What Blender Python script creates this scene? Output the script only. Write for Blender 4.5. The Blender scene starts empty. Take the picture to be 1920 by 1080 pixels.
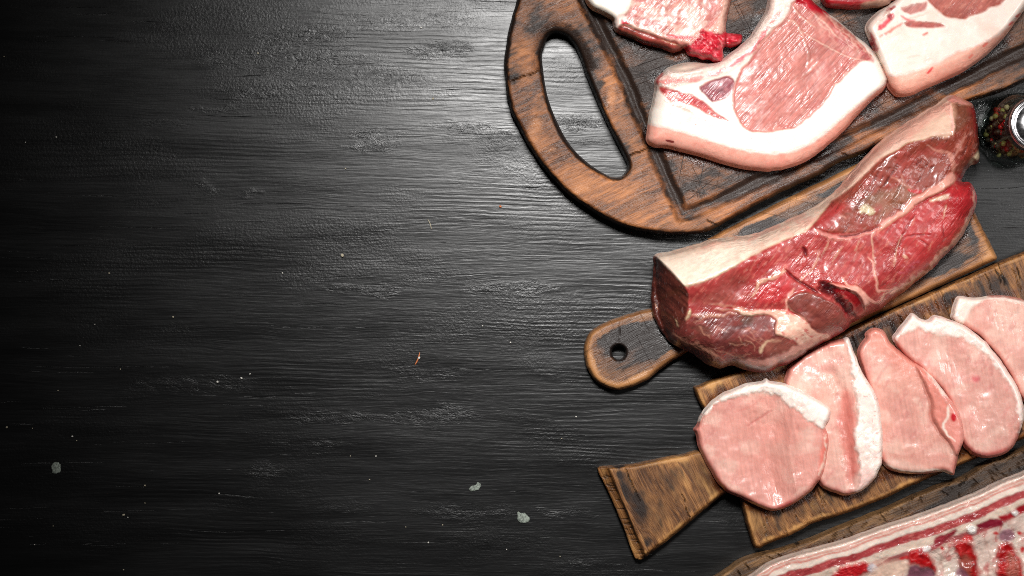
import bpy, math, random
import numpy as np

# ------------------------------------------------------------------ camera, world, lamps, exposure
H = 1.6            # camera height over the table (m)
PX = 0.0005        # one photo pixel on the table plane (m)
scene = bpy.context.scene
COL = scene.collection
cam_d = bpy.data.cameras.new('camera')
cam_d.sensor_width = 36.0
cam_d.lens = 36.0 * H / (1920 * PX)
cam_d.clip_start = 0.05
cam_d.clip_end = 50.0
cam = bpy.data.objects.new('camera', cam_d)
cam.location = (0, 0, H)
COL.objects.link(cam)
scene.camera = cam

world = bpy.data.worlds.new('World')
scene.world = world
world.use_nodes = True
world.node_tree.nodes['Background'].inputs['Color'].default_value = (1, 1, 1, 1)
world.node_tree.nodes['Background'].inputs['Strength'].default_value = 0.012

def area(name, loc, target, size, power, spread=180, size_y=None, color=(1, 1, 1)):
    d = bpy.data.lights.new(name, 'AREA')
    d.shape = 'RECTANGLE'
    d.size = size
    d.size_y = size_y or size
    d.energy = power
    d.spread = math.radians(spread)
    d.color = color
    o = bpy.data.objects.new(name, d)
    o.location = loc
    v = [target[i] - loc[i] for i in range(3)]
    from mathutils import Vector
    o.rotation_euler = Vector(v).to_track_quat('-Z', 'Y').to_euler()
    COL.objects.link(o)
    return o

area('key_softbox', (0.06, 0.56, 1.50), (0.24, 0.03, 0.0), 0.30, 3.2, 54, 0.22, (1.0, 0.985, 0.965))
area('side_fill', (1.15, 0.22, 1.05), (0.36, 0.0, 0.0), 0.32, 0.75, 60, 0.32, (1.0, 0.98, 0.96))  # unseen fill lamp, added to lift the right-hand side

scene.view_settings.view_transform = 'Standard'
scene.view_settings.look = 'None'
scene.view_settings.exposure = 0.0
scene.view_settings.gamma = 1.0
scene.view_settings.use_curve_mapping = False
scene.render.engine = 'CYCLES'
scene.cycles.use_denoising = False
scene.cycles.filter_width = 0.95
scene.cycles.max_bounces = 8
scene.cycles.transparent_max_bounces = 16
scene.cycles.caustics_reflective = False
scene.cycles.caustics_refractive = False

# ------------------------------------------------------------------ numeric helpers
def srgb(c):
    c = np.asarray(c, float) / 255.0
    return np.where(c <= 0.04045, c / 12.92, ((c + 0.055) / 1.055) ** 2.4)

def _hash(ix, iy, seed):
    h = (ix.astype(np.int64) * 374761393 + iy.astype(np.int64) * 668265263 + seed * 974711) & 0xFFFFFFFF
    h = ((h ^ (h >> 13)) * 1274126177) & 0xFFFFFFFF
    h = (h ^ (h >> 16)) & 0xFFFFFF
    return h / float(0xFFFFFF)

def vnoise(x, y, seed=0):
    ix = np.floor(x); iy = np.floor(y)
    fx = x - ix; fy = y - iy
    fx = fx * fx * fx * (fx * (fx * 6 - 15) + 10)
    fy = fy * fy * fy * (fy * (fy * 6 - 15) + 10)
    a = _hash(ix, iy, seed); b = _hash(ix + 1, iy, seed)
    c = _hash(ix, iy + 1, seed); d = _hash(ix + 1, iy + 1, seed)
    return (a + (b - a) * fx) * (1 - fy) + (c + (d - c) * fx) * fy

def fbm(x, y, seed=0, octv=4):
    s = 0; a = 0.5; t = 0
    for i in range(octv):
        s = s + a * (vnoise(x, y, seed + i * 17) * 2 - 1)
        t += a; a *= 0.5
        x = x * 2.03 + 11.3; y = y * 2.03 + 5.7
    return s / t

def smooth(a, b, x):
    t = np.clip((x - a) / (b - a), 0, 1)
    return t * t * (3 - 2 * t)

def spline(pts, closed=True, per=6):
    P = np.array(pts, float); n = len(P); out = []
    for i in range(n if closed else n - 1):
        if closed:
            p0, p1, p2, p3 = P[(i - 1) % n], P[i], P[(i + 1) % n], P[(i + 2) % n]
        else:
            p0, p1, p2, p3 = P[max(i - 1, 0)], P[i], P[i + 1], P[min(i + 2, n - 1)]
        for k in range(per):
            t = k / per
            out.append(0.5 * ((2 * p1) + (-p0 + p2) * t + (2 * p0 - 5 * p1 + 4 * p2 - p3) * t * t + (-p0 + 3 * p1 - 3 * p2 + p3) * t ** 3))
    if not closed:
        out.append(P[-1])
    return np.array(out)

def poly_dist(U, V, poly, closed=True, want_near=False):
    best = np.full(U.shape, 1e18); inside = np.zeros(U.shape, bool)
    nu = np.zeros(U.shape); nv = np.zeros(U.shape); par = np.zeros(U.shape)
    n = len(poly); m = n if closed else n - 1
    for i in range(m):
        ax, ay = poly[i]; bx, by = poly[(i + 1) % n]
        dx, dy = bx - ax, by - ay
        L = dx * dx + dy * dy
        if L < 1e-12:
            continue
        t = np.clip(((U - ax) * dx + (V - ay) * dy) / L, 0, 1)
        qx = ax + t * dx; qy = ay + t * dy
        d = (U - qx) ** 2 + (V - qy) ** 2
        w = d < best
        best = np.where(w, d, best)
        if want_near:
            nu = np.where(w, qx, nu); nv = np.where(w, qy, nv)
        if not closed:
            par = np.where(w, (i + t) / m, par)
        elif ay != by:
            c = ((ay > V) != (by > V)) & (U < (bx - ax) * (V - ay) / (by - ay) + ax)
            inside ^= c
    d = np.sqrt(best)
    if closed:
        sd = np.where(inside, d, -d)
        return (sd, nu, nv) if want_near else sd
    return d, par

def to_world(u, v, z):
    k = PX * (H - z) / H
    return (u - 960) * k, (540 - v) * k, z

# ------------------------------------------------------------------ scene-tree helpers
def tag(o, label=None, cat=None, group=None, kind=None):
    if label: o['label'] = label
    if cat: o['category'] = cat
    if group: o['group'] = group
    if kind: o['kind'] = kind
    return o

def empty(name, loc):
    o = bpy.data.objects.new(name, None)
    o.empty_display_size = 0.02
    o.location = loc
    COL.objects.link(o)
    return o

def fast_mesh(name, verts, faces, normals=None, col=None, attrs=None):
    """faces: (n,3) or (n,4) int array."""
    me = bpy.data.meshes.new(name)
    nf, k = faces.shape
    me.vertices.add(len(verts))
    me.vertices.foreach_set('co', np.asarray(verts, np.float32).ravel())
    me.loops.add(nf * k)
    me.loops.foreach_set('vertex_index', faces.astype(np.int32).ravel())
    me.polygons.add(nf)
    me.polygons.foreach_set('loop_start', np.arange(0, nf * k, k, dtype=np.int32))
    me.polygons.foreach_set('use_smooth', np.ones(nf, bool))
    me.update(calc_edges=True)
    if col is not None:
        a = me.color_attributes.new('Col', 'FLOAT_COLOR', 'POINT')
        c = np.ones((len(verts), 4), np.float32); c[:, :3] = col
        a.data.foreach_set('color', c.ravel())
    for kx, vals in (attrs or {}).items():
        a = me.attributes.new(kx, 'FLOAT', 'POINT')
        a.data.foreach_set('value', np.asarray(vals, np.float32))
    if normals is not None:
        me.normals_split_custom_set_from_vertices(normals.astype(np.float32))
    return me

def simple_obj(name, verts, faces, mat, parent=None, smooth_=True):
    me = bpy.data.meshes.new(name)
    me.from_pydata([tuple(v) for v in verts], [], [tuple(f) for f in faces])
    for p in me.polygons: p.use_smooth = smooth_
    me.materials.append(mat)
    o = bpy.data.objects.new(name, me)
    COL.objects.link(o)
    if parent: o.parent = parent
    return o

class Slab:
    """A solid with a traced outline, its own height field, painted material zones and real side walls."""
    def __init__(self, outline, step=2.0, holes=(), per=6, edge_wob=0.0, seed=1, smooth_outline=True):
        self.seed = seed
        out = spline(outline, True, per) if smooth_outline else np.array(outline, float)
        if edge_wob:
            out = out + edge_wob * np.stack([fbm(out[:, 0] / 14, out[:, 1] / 14, seed + 5, 3), fbm(out[:, 0] / 14, out[:, 1] / 14, seed + 9, 3)], 1)
        loops = [out] + [spline(h, True, per) for h in holes]
        u0, v0 = out.min(0) - 2 * step; u1, v1 = out.max(0) + 2 * step
        us = np.arange(u0, u1, step); vs = np.arange(v0, v1, step)
        U, V = np.meshgrid(us, vs); nu_, nv_ = len(us), len(vs)
        def sdf(U, V, near=False):
            r = poly_dist(U, V, loops[0], True, near)
            if not near:
                s = r
                for h in loops[1:]:
                    s = np.minimum(s, -poly_dist(U, V, h))
                return s
            s, a, b = r
            for h in loops[1:]:
                s2, a2, b2 = poly_dist(U, V, h, True, True)
                w = -s2 < s
                a = np.where(w, a2, a); b = np.where(w, b2, b); s = np.minimum(s, -s2)
            return s, a, b
        sc, _, _ = sdf((U[:-1, :-1] + step / 2).ravel(), (V[:-1, :-1] + step / 2).ravel(), True)
        keep = (sc > 0).reshape(nv_ - 1, nu_ - 1)
        idx = np.arange(nu_ * nv_).reshape(nv_, nu_)
        q = np.stack([idx[:-1, :-1], idx[1:, :-1], idx[1:, 1:], idx[:-1, 1:]], -1)[keep]   # v runs down: this winding faces up
        used = np.unique(q)
        remap = -np.ones(nu_ * nv_, np.int64); remap[used] = np.arange(len(used))
        q = remap[q]
        u = U.ravel()[used]; v = V.ravel()[used]
        # boundary edges
        e = np.concatenate([q[:, [0, 1]], q[:, [1, 2]], q[:, [2, 3]], q[:, [3, 0]]])
        key = np.sort(e, 1); key = key[:, 0] * (len(used) + 1) + key[:, 1]
        uniq, inv, cnt = np.unique(key, return_inverse=True, return_counts=True)
        be = e[cnt[inv] == 1]
        bv = np.unique(be)
        s, a, b = sdf(u[bv], v[bv], True)
        u[bv] = a; v[bv] = b
        self.q, self.be, self.bv = q, be, bv
        self.U, self.V = u, v
        self.D = np.maximum(sdf(u, v), 0); self.D[bv] = 0
        n = len(u)
        self.col = np.zeros((n, 3)); self.part = np.zeros(n, int); self.h = np.zeros(n)
        self.names = []
        self.attrs = {}
    def warp(self, wob, sc=16, k=0):
        if not wob: return self.U, self.V
        return (self.U + wob * fbm(self.U / sc, self.V / sc, self.seed + 31 + k, 3),
                self.V + wob * fbm(self.U / sc, self.V / sc, self.seed + 77 + k, 3))
    def pid(self, name):
        if name not in self.names: self.names.append(name)
        return self.names.index(name)
    def fill(self, c, part):
        self.col[:] = srgb(c); self.part[:] = self.pid(part)
    def put(self, a, c, part=None, dh=0, thr=0.5):
        if c is not None:
            self.col = self.col * (1 - a[:, None]) + srgb(c) * a[:, None]
        if dh: self.h += dh * a
        if part: self.part[a > thr] = self.pid(part)
    def region_mask(self, pts, feather=4, wob=4, sc=16, sm=True, k=0):
        poly = spline(pts, True, 5) if sm else np.array(pts, float)
        U, V = self.warp(wob, sc, k)
        m = feather + 2
        lo = poly.min(0) - m; hi = poly.max(0) + m
        w = (U > lo[0]) & (U < hi[0]) & (V > lo[1]) & (V < hi[1])
        a = np.zeros(len(U))
        if w.any():
            a[w] = smooth(-feather, feather, poly_dist(U[w], V[w], poly))
        return a
    def region(self, pts, c, feather=4, part=None, dh=0, wob=4, amt=1.0, sc=16, sm=True, k=0):
        a = self.region_mask(pts, feather, wob, sc, sm, k)
        self.put(a * amt, c, part, dh, 0.5 * amt)
        return a
    def stroke(self, pts, width, c, feather=1.5, part=None, dh=0, wob=2, amt=1.0, taper=True, sc=12, k=0, wn=0.35):
        poly = spline(pts, False, 6) if len(pts) > 2 else np.array(pts, float)
        U, V = self.warp(wob, sc, k + 3)
        m = width + feather + 2
        lo = poly.min(0) - m; hi = poly.max(0) + m
        w = (U > lo[0]) & (U < hi[0]) & (V > lo[1]) & (V < hi[1])
        a = np.zeros(len(U))
        if not w.any(): return a
        d, t = poly_dist(U[w], V[w], poly, False)
        hw = width * 0.5 * (1 + wn * fbm(U[w] / 9, V[w] / 9, self.seed + 101 + k, 2))
        if taper: hw = hw * (0.35 + 0.65 * np.minimum(1, 5 * np.minimum(t, 1 - t)))
        a[w] = smooth(-feather, feather, hw - d)
        self.put(a * amt, c, part, dh, 0.5 * amt)
        return a
    def noise(self, c, su, sv, lo, hi, amt=1.0, ang=0, mask=None, seed=0, octv=4, dh=0):
        ca, sa = math.cos(math.radians(ang)), math.sin(math.radians(ang))
        x = (self.U * ca - self.V * sa) / su; y = (self.U * sa + self.V * ca) / sv
        a = smooth(lo, hi, fbm(x, y, self.seed + 200 + seed, octv)) * amt
        if mask is not None: a = a * mask
        self.put(a, c, None, dh)
        return a
    def finish(self, name, loc_px, z_top, z_base, mats, rings=4, bulge=0.0, wall_col=None, wall_mix=0.0, wall_part=None):
        """z_top / z_base per vertex (world metres). mats: part name -> material. Returns the thing's Empty with its part meshes."""
        z_base = np.broadcast_to(np.asarray(z_base, float), self.U.shape)
        x, y, z = to_world(self.U, self.V, z_top)
        P = [np.stack([x, y, np.broadcast_to(z, x.shape)], 1)]
        F = [self.q]; C = [self.col]; PT = [self.part]
        A = {k: [a] for k, a in self.attrs.items()}
        n0 = len(x); bv = self.bv; nb = len(bv)
        # outward direction at the boundary, from the edges
        out = np.zeros((n0, 2))
        e = self.be
        d = P[0][e[:, 1], :2] - P[0][e[:, 0], :2]
        nrm = np.stack([d[:, 1], -d[:, 0]], 1)
        np.add.at(out, e[:, 0], nrm); np.add.at(out, e[:, 1], nrm)
        ob = out[bv]; ob /= np.maximum(np.linalg.norm(ob, axis=1, keepdims=True), 1e-12)
        prev = bv.copy(); loc = -np.ones(n0, np.int64); loc[bv] = np.arange(nb)
        wc = self.col[bv]
        if wall_col is not None: wc = wc * (1 - wall_mix) + srgb(wall_col) * wall_mix
        tot = n0
        for r in range(1, rings + 1):
            t = r / rings
            zz = z[bv] * (1 - t) + z_base[bv] * t
            o = bulge * math.sin(math.pi * min(1, t * 1.05)) - 0.0006 * (t == 1)
            pts = np.stack([x[bv] + ob[:, 0] * o, y[bv] + ob[:, 1] * o, zz], 1)
            cur = np.arange(tot, tot + nb); tot += nb
            P.append(pts); C.append(wc)
            PT.append(self.part[bv] if wall_part is None else np.full(nb, self.pid(wall_part)))
            for k in A: A[k].append(self.attrs[k][bv])
            i0, i1 = loc[e[:, 0]], loc[e[:, 1]]
            F.append(np.stack([prev[i1], prev[i0], cur[i0], cur[i1]], 1))
            prev = cur
        P = np.concatenate(P); F = np.concatenate(F); C = np.concatenate(C); PT = np.concatenate(PT)
        A = {k: np.concatenate(v) for k, v in A.items()}
        a, b, c, dd = (P[F[:, i]] for i in range(4))
        fn = np.cross(c - a, dd - b)
        N = np.zeros_like(P)
        for i in range(4): np.add.at(N, F[:, i], fn)
        N /= np.maximum(np.linalg.norm(N, axis=1, keepdims=True), 1e-15)
        lx, ly, lz = to_world(loc_px[0], loc_px[1], float(np.min(z_base)))
        root = empty(name, (lx, ly, lz))
        P = P - np.array([lx, ly, lz])
        fp = PT[F[:, 2]].copy()
        comp = pieces(F, fp, len(P))
        cnt = np.bincount(comp)
        vp = np.zeros(len(P), np.int64) - 1
        big = cnt[comp] >= 150
        for i in range(4): vp[F[big, i]] = fp[big]
        for it in range(40):                      # hand small fragments to the piece around them
            sm = np.where(~big)[0]
            if not len(sm): break
            cand = vp[F[sm]].max(1)
            ok = cand >= 0
            if not ok.any(): break
            fp[sm[ok]] = cand[ok]; big[sm[ok]] = True
            for i in range(4): vp[F[sm[ok], i]] = np.maximum(vp[F[sm[ok], i]], cand[ok])
        comp = pieces(F, fp, len(P))
        for ci in np.unique(comp):
            f = F[comp == ci]
            pn = self.names[fp[np.argmax(comp == ci)]]
            us = np.unique(f); rm = np.zeros(len(P), np.int64); rm[us] = np.arange(len(us))
            me = fast_mesh(pn, P[us], rm[f], N[us], C[us], {k: v[us] for k, v in A.items()})
            me.materials.append(mats[pn] if isinstance(mats, dict) else mats)
            o = bpy.data.objects.new(pn, me); COL.objects.link(o); o.parent = root
        return root

def pieces(F, fp, nv):
    key = {}; par = list(range(len(F)))
    def find(a):
        while par[a] != a:
            par[a] = par[par[a]]; a = par[a]
        return a
    for fi, (f, p) in enumerate(zip(F.tolist(), fp.tolist())):
        r = fi
        for v in f:
            k = v * 32 + p
            o = key.get(k)
            if o is None: key[k] = fi
            else:
                o = find(o)
                r = find(r)
                if o != r: par[r] = o
    lab = np.array([find(i) for i in range(len(F))])
    return np.unique(lab, return_inverse=True)[1]

def round_prof(D, r, f0):
    d = np.clip(D / r, 0, 1)
    return f0 + (1 - f0) * np.sqrt(np.maximum(1 - (1 - d) ** 2, 0))

# ------------------------------------------------------------------ materials
class NB:
    def __init__(self, name):
        self.m = bpy.data.materials.new(name); self.m.use_nodes = True
        self.t = self.m.node_tree; self.t.nodes.clear()
        self.out = self.t.nodes.new('ShaderNodeOutputMaterial')
        self.tc = self.t.nodes.new('ShaderNodeTexCoord').outputs['Object']
    def n(self, ty, **kw):
        nd = self.t.nodes.new(ty)
        for k, v in kw.items(): setattr(nd, k, v)
        return nd
    def set(self, sock, v):
        if isinstance(v, bpy.types.NodeSocket): self.t.links.new(v, sock)
        elif v is not None: sock.default_value = v
    def mapping(self, rot=0, scale=(1, 1, 1), src=None, loc=(0, 0, 0)):
        a = self.n('ShaderNodeMapping'); self.set(a.inputs[0], src or self.tc)
        a.inputs['Rotation'].default_value = (0, 0, math.radians(rot)); a.inputs['Location'].default_value = loc
        b = self.n('ShaderNodeMapping'); self.t.links.new(a.outputs[0], b.inputs[0]); b.inputs['Scale'].default_value = scale
        return b.outputs[0]
    def noise(self, vec, scale=1, detail=4, rough=0.55, dist=0.0):
        nd = self.n('ShaderNodeTexNoise'); self.set(nd.inputs['Vector'], vec)
        nd.inputs['Scale'].default_value = scale; nd.inputs['Detail'].default_value = detail
        nd.inputs['Roughness'].default_value = rough; nd.inputs['Distortion'].default_value = dist
        return nd.outputs[0]
    def voro(self, vec, scale, feature='F1'):
        nd = self.n('ShaderNodeTexVoronoi', feature=feature); self.set(nd.inputs['Vector'], vec); nd.inputs['Scale'].default_value = scale
        return nd.outputs['Distance']
    def math(self, op, a, b=0.0, c=None, clamp=False):
        nd = self.n('ShaderNodeMath', operation=op, use_clamp=clamp)
        self.set(nd.inputs[0], a); self.set(nd.inputs[1], b)
        if c is not None: self.set(nd.inputs[2], c)
        return nd.outputs[0]
    def step(self, x, lo, hi, a=0.0, b=1.0):
        nd = self.n('ShaderNodeMapRange', interpolation_type='SMOOTHSTEP'); self.set(nd.inputs[0], x)
        nd.inputs[1].default_value = lo; nd.inputs[2].default_value = hi; nd.inputs[3].default_value = a; nd.inputs[4].default_value = b
        return nd.outputs[0]
    def mix(self, f, a, b, blend='MIX'):
        nd = self.n('ShaderNodeMix', data_type='RGBA', blend_type=blend)
        self.set(nd.inputs[0], f)
        for s, v in ((nd.inputs[6], a), (nd.inputs[7], b)):
            self.set(s, v if isinstance(v, bpy.types.NodeSocket) else tuple(v) + (1,) if len(v) == 3 else v)
        return nd.outputs[2]
    def ramp(self, x, stops):
        nd = self.n('ShaderNodeValToRGB'); self.set(nd.inputs[0], x); r = nd.color_ramp
        while len(r.elements) < len(stops): r.elements.new(0.5)
        for e, (p, c) in zip(r.elements, stops): e.position = p; e.color = tuple(c) + (1,)
        return nd.outputs[0]
    def attr(self, name):
        nd = self.n('ShaderNodeAttribute', attribute_name=name); return nd
    def bump(self, h, strength, dist, normal=None):
        nd = self.n('ShaderNodeBump'); self.set(nd.inputs['Height'], h); nd.inputs['Strength'].default_value = strength
        nd.inputs['Distance'].default_value = dist
        if normal is not None: self.t.links.new(normal, nd.inputs['Normal'])
        return nd.outputs[0]
    def bsdf(self, **kw):
        p = self.n('ShaderNodeBsdfPrincipled')
        for k, v in kw.items(): self.set(p.inputs[k.replace('_', ' ')], v)
        self.t.links.new(p.outputs[0], self.out.inputs[0])
        return p

def meat_mat(name, bump=0.5, rough=0.34, fleck=0.0, fibre=0.3, ang=0, var=0.25, coat=0.35, grain=260, sss=0.12, spec=0.45, gain=(1, 1, 1), lumpy=1.0):
    b = NB(name)
    col = b.attr('Col').outputs['Color']
    big = b.noise(b.tc, 45, 3)
    fine = b.noise(b.tc, grain, 2, 0.5)
    fib = b.noise(b.mapping(-ang, (50, 400, 200)), 1, 2, 0.5, 0.4)
    lump = b.noise(b.mapping(-ang, (95, 150, 120)), 1, 2, 0.5, 0.5)
    v = b.math('ADD', b.math('MULTIPLY', fine, 0.55), b.math('ADD', b.math('MULTIPLY', fib, fibre), b.math('MULTIPLY', big, 0.6)))
    v = b.step(v, 0.35 + 0.25 * fibre, 0.9 + 0.6 * fibre, 1 - var, 1 + var)
    c = b.mix(1.0, col, b.n('ShaderNodeCombineColor').outputs[0], 'MULTIPLY')
    comb = c.node.inputs[7].links[0].from_node
    for i in range(3): b.set(comb.inputs[i], b.math('MULTIPLY', v, gain[i]))
    if fleck:
        f = b.step(b.noise(b.mapping(-ang, (200, 330, 300)), 1, 2, 0.5), 0.62, 0.72, 0, fleck)
        c = b.mix(f, c, (0.80, 0.55, 0.50))
    wet = b.step(b.noise(b.tc, 30, 3), 0.42, 0.64, 0.18, 1.15)
    hgt = b.math('MULTIPLY', wet, b.math('ADD', -0.5 * (0.34 + 0.42 * fibre + lumpy), b.math('ADD', b.math('MULTIPLY', fine, 0.34), b.math('ADD', b.math('MULTIPLY', fib, 0.42 * fibre), b.math('MULTIPLY', lump, lumpy)))))
    nrm = b.bump(hgt, bump, 0.0030)
    rg = b.step(big, 0.3, 0.7, rough - 0.08, rough + 0.10)
    b.bsdf(Base_Color=c, Roughness=rg, Specular_IOR_Level=spec, Normal=nrm, Coat_Weight=coat, Coat_Roughness=0.19, Coat_Normal=nrm,
           Subsurface_Weight=sss, Subsurface_Radius=(0.004, 0.0015, 0.001), Subsurface_Scale=0.5)
    return b.m

def wood_mat(name, ang, stops, char_c, rough=0.48, gl=10, gw=150, char_gain=1.0, scratch=0.0, bump=0.5, patch=(16, 34)):
    b = NB(name)
    warp = b.noise(b.tc, 9, 2)
    base = b.n('ShaderNodeVectorMath', operation='ADD'); b.set(base.inputs[0], b.tc)
    sc = b.n('ShaderNodeVectorMath', operation='SCALE'); b.set(sc.inputs[0], warp); sc.inputs['Scale'].default_value = 0.02
    b.set(base.inputs[1], sc.outputs[0]); vec = base.outputs[0]
    g1 = b.noise(b.mapping(-ang, (gl, gw, gw), vec), 1, 6, 0.62)
    g2 = b.noise(b.mapping(-ang, (gl * 5, gw * 6, gw * 6), vec), 1, 4, 0.6)
    pt = b.noise(b.mapping(-ang, (patch[0], patch[1], patch[1]), vec), 1, 5, 0.6)
    g = b.math('ADD', b.math('MULTIPLY', g1, 0.42), b.math('ADD', b.math('MULTIPLY', g2, 0.28), b.math('MULTIPLY', pt, 0.5)))
    c = b.ramp(b.step(g, 0.36, 0.84), stops)
    ch = b.math('MULTIPLY', b.attr('char').outputs['Fac'], char_gain)
    ch = b.math('ADD', ch, b.math('ADD', b.math('MULTIPLY', b.math('SUBTRACT', pt, 0.5), 2.8), b.math('MULTIPLY', b.math('SUBTRACT', g1, 0.5), 0.9)))
    chm = b.step(ch, 0.2, 0.85)
    worn = b.step(ch, -1.0, -0.15, 0.75, 0.0)
    c = b.mix(worn, c, stops[-1][1])
    c = b.mix(chm, c, char_c)
    crack = b.attr('crack').outputs['Fac']
    c = b.mix(crack, c, (0.004, 0.003, 0.002))
    wet = b.attr('wet').outputs['Fac']
    c = b.mix(wet, c, b.mix(1.0, c, (0.50, 0.36, 0.33), 'MULTIPLY'))
    h = b.math('ADD', b.math('MULTIPLY', g1, 0.8), b.math('MULTIPLY', g2, 0.6))
    if scratch:
        s = None
        for i, a in enumerate((12, 64, 101, -20, 140)):
            n1 = b.noise(b.mapping(a, (9, 620, 1), None, (i * 1.3, i * 0.7, 0)), 1, 1, 0.3)
            k = b.step(n1, 0.70, 0.735)
            s = k if s is None else b.math('MAXIMUM', s, k)
        s = b.math('MULTIPLY', s, b.attr('cut').outputs['Fac'])
        c = b.mix(b.math('MULTIPLY', s, scratch), c, (0.012, 0.009, 0.008))
        h = b.math('SUBTRACT', h, b.math('MULTIPLY', s, 0.8))
    h = b.math('SUBTRACT', h, b.math('MULTIPLY', crack, 2.0))
    nrm = b.bump(h, bump, 0.0016)
    rg = b.step(b.math('ADD', g2, b.math('MULTIPLY', pt, 0.8)), 0.6, 1.2, rough - 0.1, rough + 0.16)
    rg = b.math('SUBTRACT', rg, b.math('MULTIPLY', wet, 0.2))
    b.bsdf(Base_Color=c, Roughness=rg, Normal=nrm, Specular_IOR_Level=0.45)
    return b.m

def plain_mat(name, col, rough=0.5, metal=0.0, var=0.2, scale=400, bump=0.3, spec=0.5):
    b = NB(name)
    n1 = b.noise(b.tc, scale, 4)
    v = b.step(n1, 0.3, 0.7, 1 - var, 1 + var)
    comb = b.n('ShaderNodeCombineColor')
    for i in range(3): b.set(comb.inputs[i], v)
    c = b.mix(1.0, tuple(srgb(col)), comb.outputs[0], 'MULTIPLY')
    b.bsdf(Base_Color=c, Roughness=rough, Metallic=metal, Specular_IOR_Level=spec, Normal=b.bump(n1, bump, 0.0008))
    return b.m

# ------------------------------------------------------------------ the table (setting)
def table():
    us = np.concatenate([[-2600, -1600, -900], np.arange(-300, 2221, 5.0), [2900, 3600, 4600]])
    vs = np.concatenate([[-2400, -1500, -800], np.arange(-300, 1381, 5.0), [2000, 2700, 3600]])
    U, V = np.meshgrid(us, vs)
    idx = np.arange(U.size).reshape(U.shape)
    q = np.stack([idx[:-1, :-1], idx[1:, :-1], idx[1:, 1:], idx[:-1, 1:]], -1).reshape(-1, 4)
    u, v = U.ravel(), V.ravel()
    # where old paint has blistered and flaked: long patches along the planks
    fl = np.zeros(u.size)
    for (x, y, rx, ry, s) in ((560, 66, 130, 22, 1), (540, 110, 210, 30, .8), (640, 150, 190, 30, .8), (395, 205, 70, 12, 1), (470, 178, 60, 10, .9),
                              (830, 95, 70, 24, 1), (700, 255, 60, 14, .8), (700, 275, 90, 8, 1), (870, 240, 60, 16, 1), (940, 262, 60, 22, .9),
                              (388, 350, 22, 26, 1), (462, 366, 44, 7, 1), (690, 545, 120, 10, .9), (960, 540, 110, 14, 1), (430, 720, 60, 14, .8),
                              (330, 610, 60, 10, .5), (330, 720, 130, 22, .6), (650, 780, 130, 14, .9), (820, 780, 120, 22, .9), (500, 885, 50, 30, .8),
                              (620, 830, 50, 8, 1), (880, 960, 150, 20, .7), (640, 950, 90, 16, .5), (1080, 230, 80, 20, 1), (1090, 268, 50, 8, 1),
                              (760, 40, 200, 26, .45), (300, 230, 80, 14, .4), (800, 700, 120, 16, .45), (1060, 960, 70, 10, .8), (1080, 1060, 60, 12, .8)):
        wx = u + 30 * fbm(u / 40, v / 18, 3, 3); wy = v + 12 * fbm(u / 40, v / 18, 8, 3)
        d = np.sqrt(((wx - x) / rx) ** 2 + ((wy - y) / ry) ** 2)
        fl = np.maximum(fl, s * (1 - smooth(0.35, 1.15, d)))
    # the wide darker seam and swirl of the planks
    z = 0.00028 * fbm(u / 210, v / 60, 41, 3) * (np.abs(u - 960) < 1260) * (np.abs(v - 540) < 840)
    x, y, _ = to_world(u, v, 0.0)
    P = np.stack([x, y, z - 0.0006], 1)
    b = NB('black_painted_wood')
    warp = b.noise(b.mapping(0, (5, 16, 1)), 1, 3)
    base = b.n('ShaderNodeVectorMath', operation='ADD'); b.set(base.inputs[0], b.tc)
    sc = b.n('ShaderNodeVectorMath', operation='SCALE'); b.set(sc.inputs[0], warp); sc.inputs['Scale'].default_value = 0.016
    b.set(base.inputs[1], sc.outputs[0]); vec = base.outputs[0]
    flk = b.attr('flake').outputs['Fac']
    g1 = b.noise(b.mapping(0, (17, 230, 1), vec), 1, 5, 0.62, 0.5)
    g2 = b.noise(b.mapping(0, (34, 640, 1), vec), 1, 2, 0.6)
    wav = b.n('ShaderNodeTexWave', wave_type='BANDS', bands_direction='Y', wave_profile='SIN')
    b.set(wav.inputs['Vector'], b.mapping(1.5, (2.5, 70, 1), vec)); wav.inputs['Scale'].default_value = 1.0
    wav.inputs['Distortion'].default_value = 5.0; wav.inputs['Detail'].default_value = 3; wav.inputs['Detail Scale'].default_value = 0.7
    wmask = b.step(b.noise(b.mapping(0, (3.2, 9, 1), None, (0.3, .4, 0)), 1, 3), 0.44, 0.6)
    pim = b.noise(b.tc, 420, 3, 0.6)
    pmask = b.step(b.noise(b.mapping(0, (6, 14, 1)), 1, 3), 0.46, 0.62)
    lump = b.noise(b.mapping(0, (90, 200, 1), vec), 1, 4, 0.65, 0.8)
    ridge = b.math('SUBTRACT', 1.0, b.math('ABSOLUTE', b.math('MULTIPLY', b.math('SUBTRACT', lump, 0.5), 6.0)), clamp=True)
    crk = b.noise(b.mapping(0, (5, 330, 1), vec, (0.9, 0.2, 0)), 1, 4, 0.55)
    crk = b.step(crk, 0.66, 0.70)
    h = b.math('MULTIPLY', g1, 0.27)
    h = b.math('ADD', h, b.math('MULTIPLY', g2, 0.2))
    h = b.math('ADD', h, b.math('MULTIPLY', b.math('MULTIPLY', wav.outputs['Fac'], wmask), 0.10))
    h = b.math('ADD', h, b.math('MULTIPLY', b.math('MULTIPLY', pim, b.math('ADD', 0.22, b.math('MULTIPLY', pmask, 1.1))), 0.27))
    h = b.math('ADD', h, b.math('MULTIPLY', b.math('MULTIPLY', ridge, flk), 0.24))
    h = b.math('SUBTRACT', h, b.math('MULTIPLY', crk, 0.36))
    nrm = b.bump(h, 0.5, 0.0014)
    tone = b.noise(b.mapping(0, (4, 34, 1), vec), 1, 6, 0.65)
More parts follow.
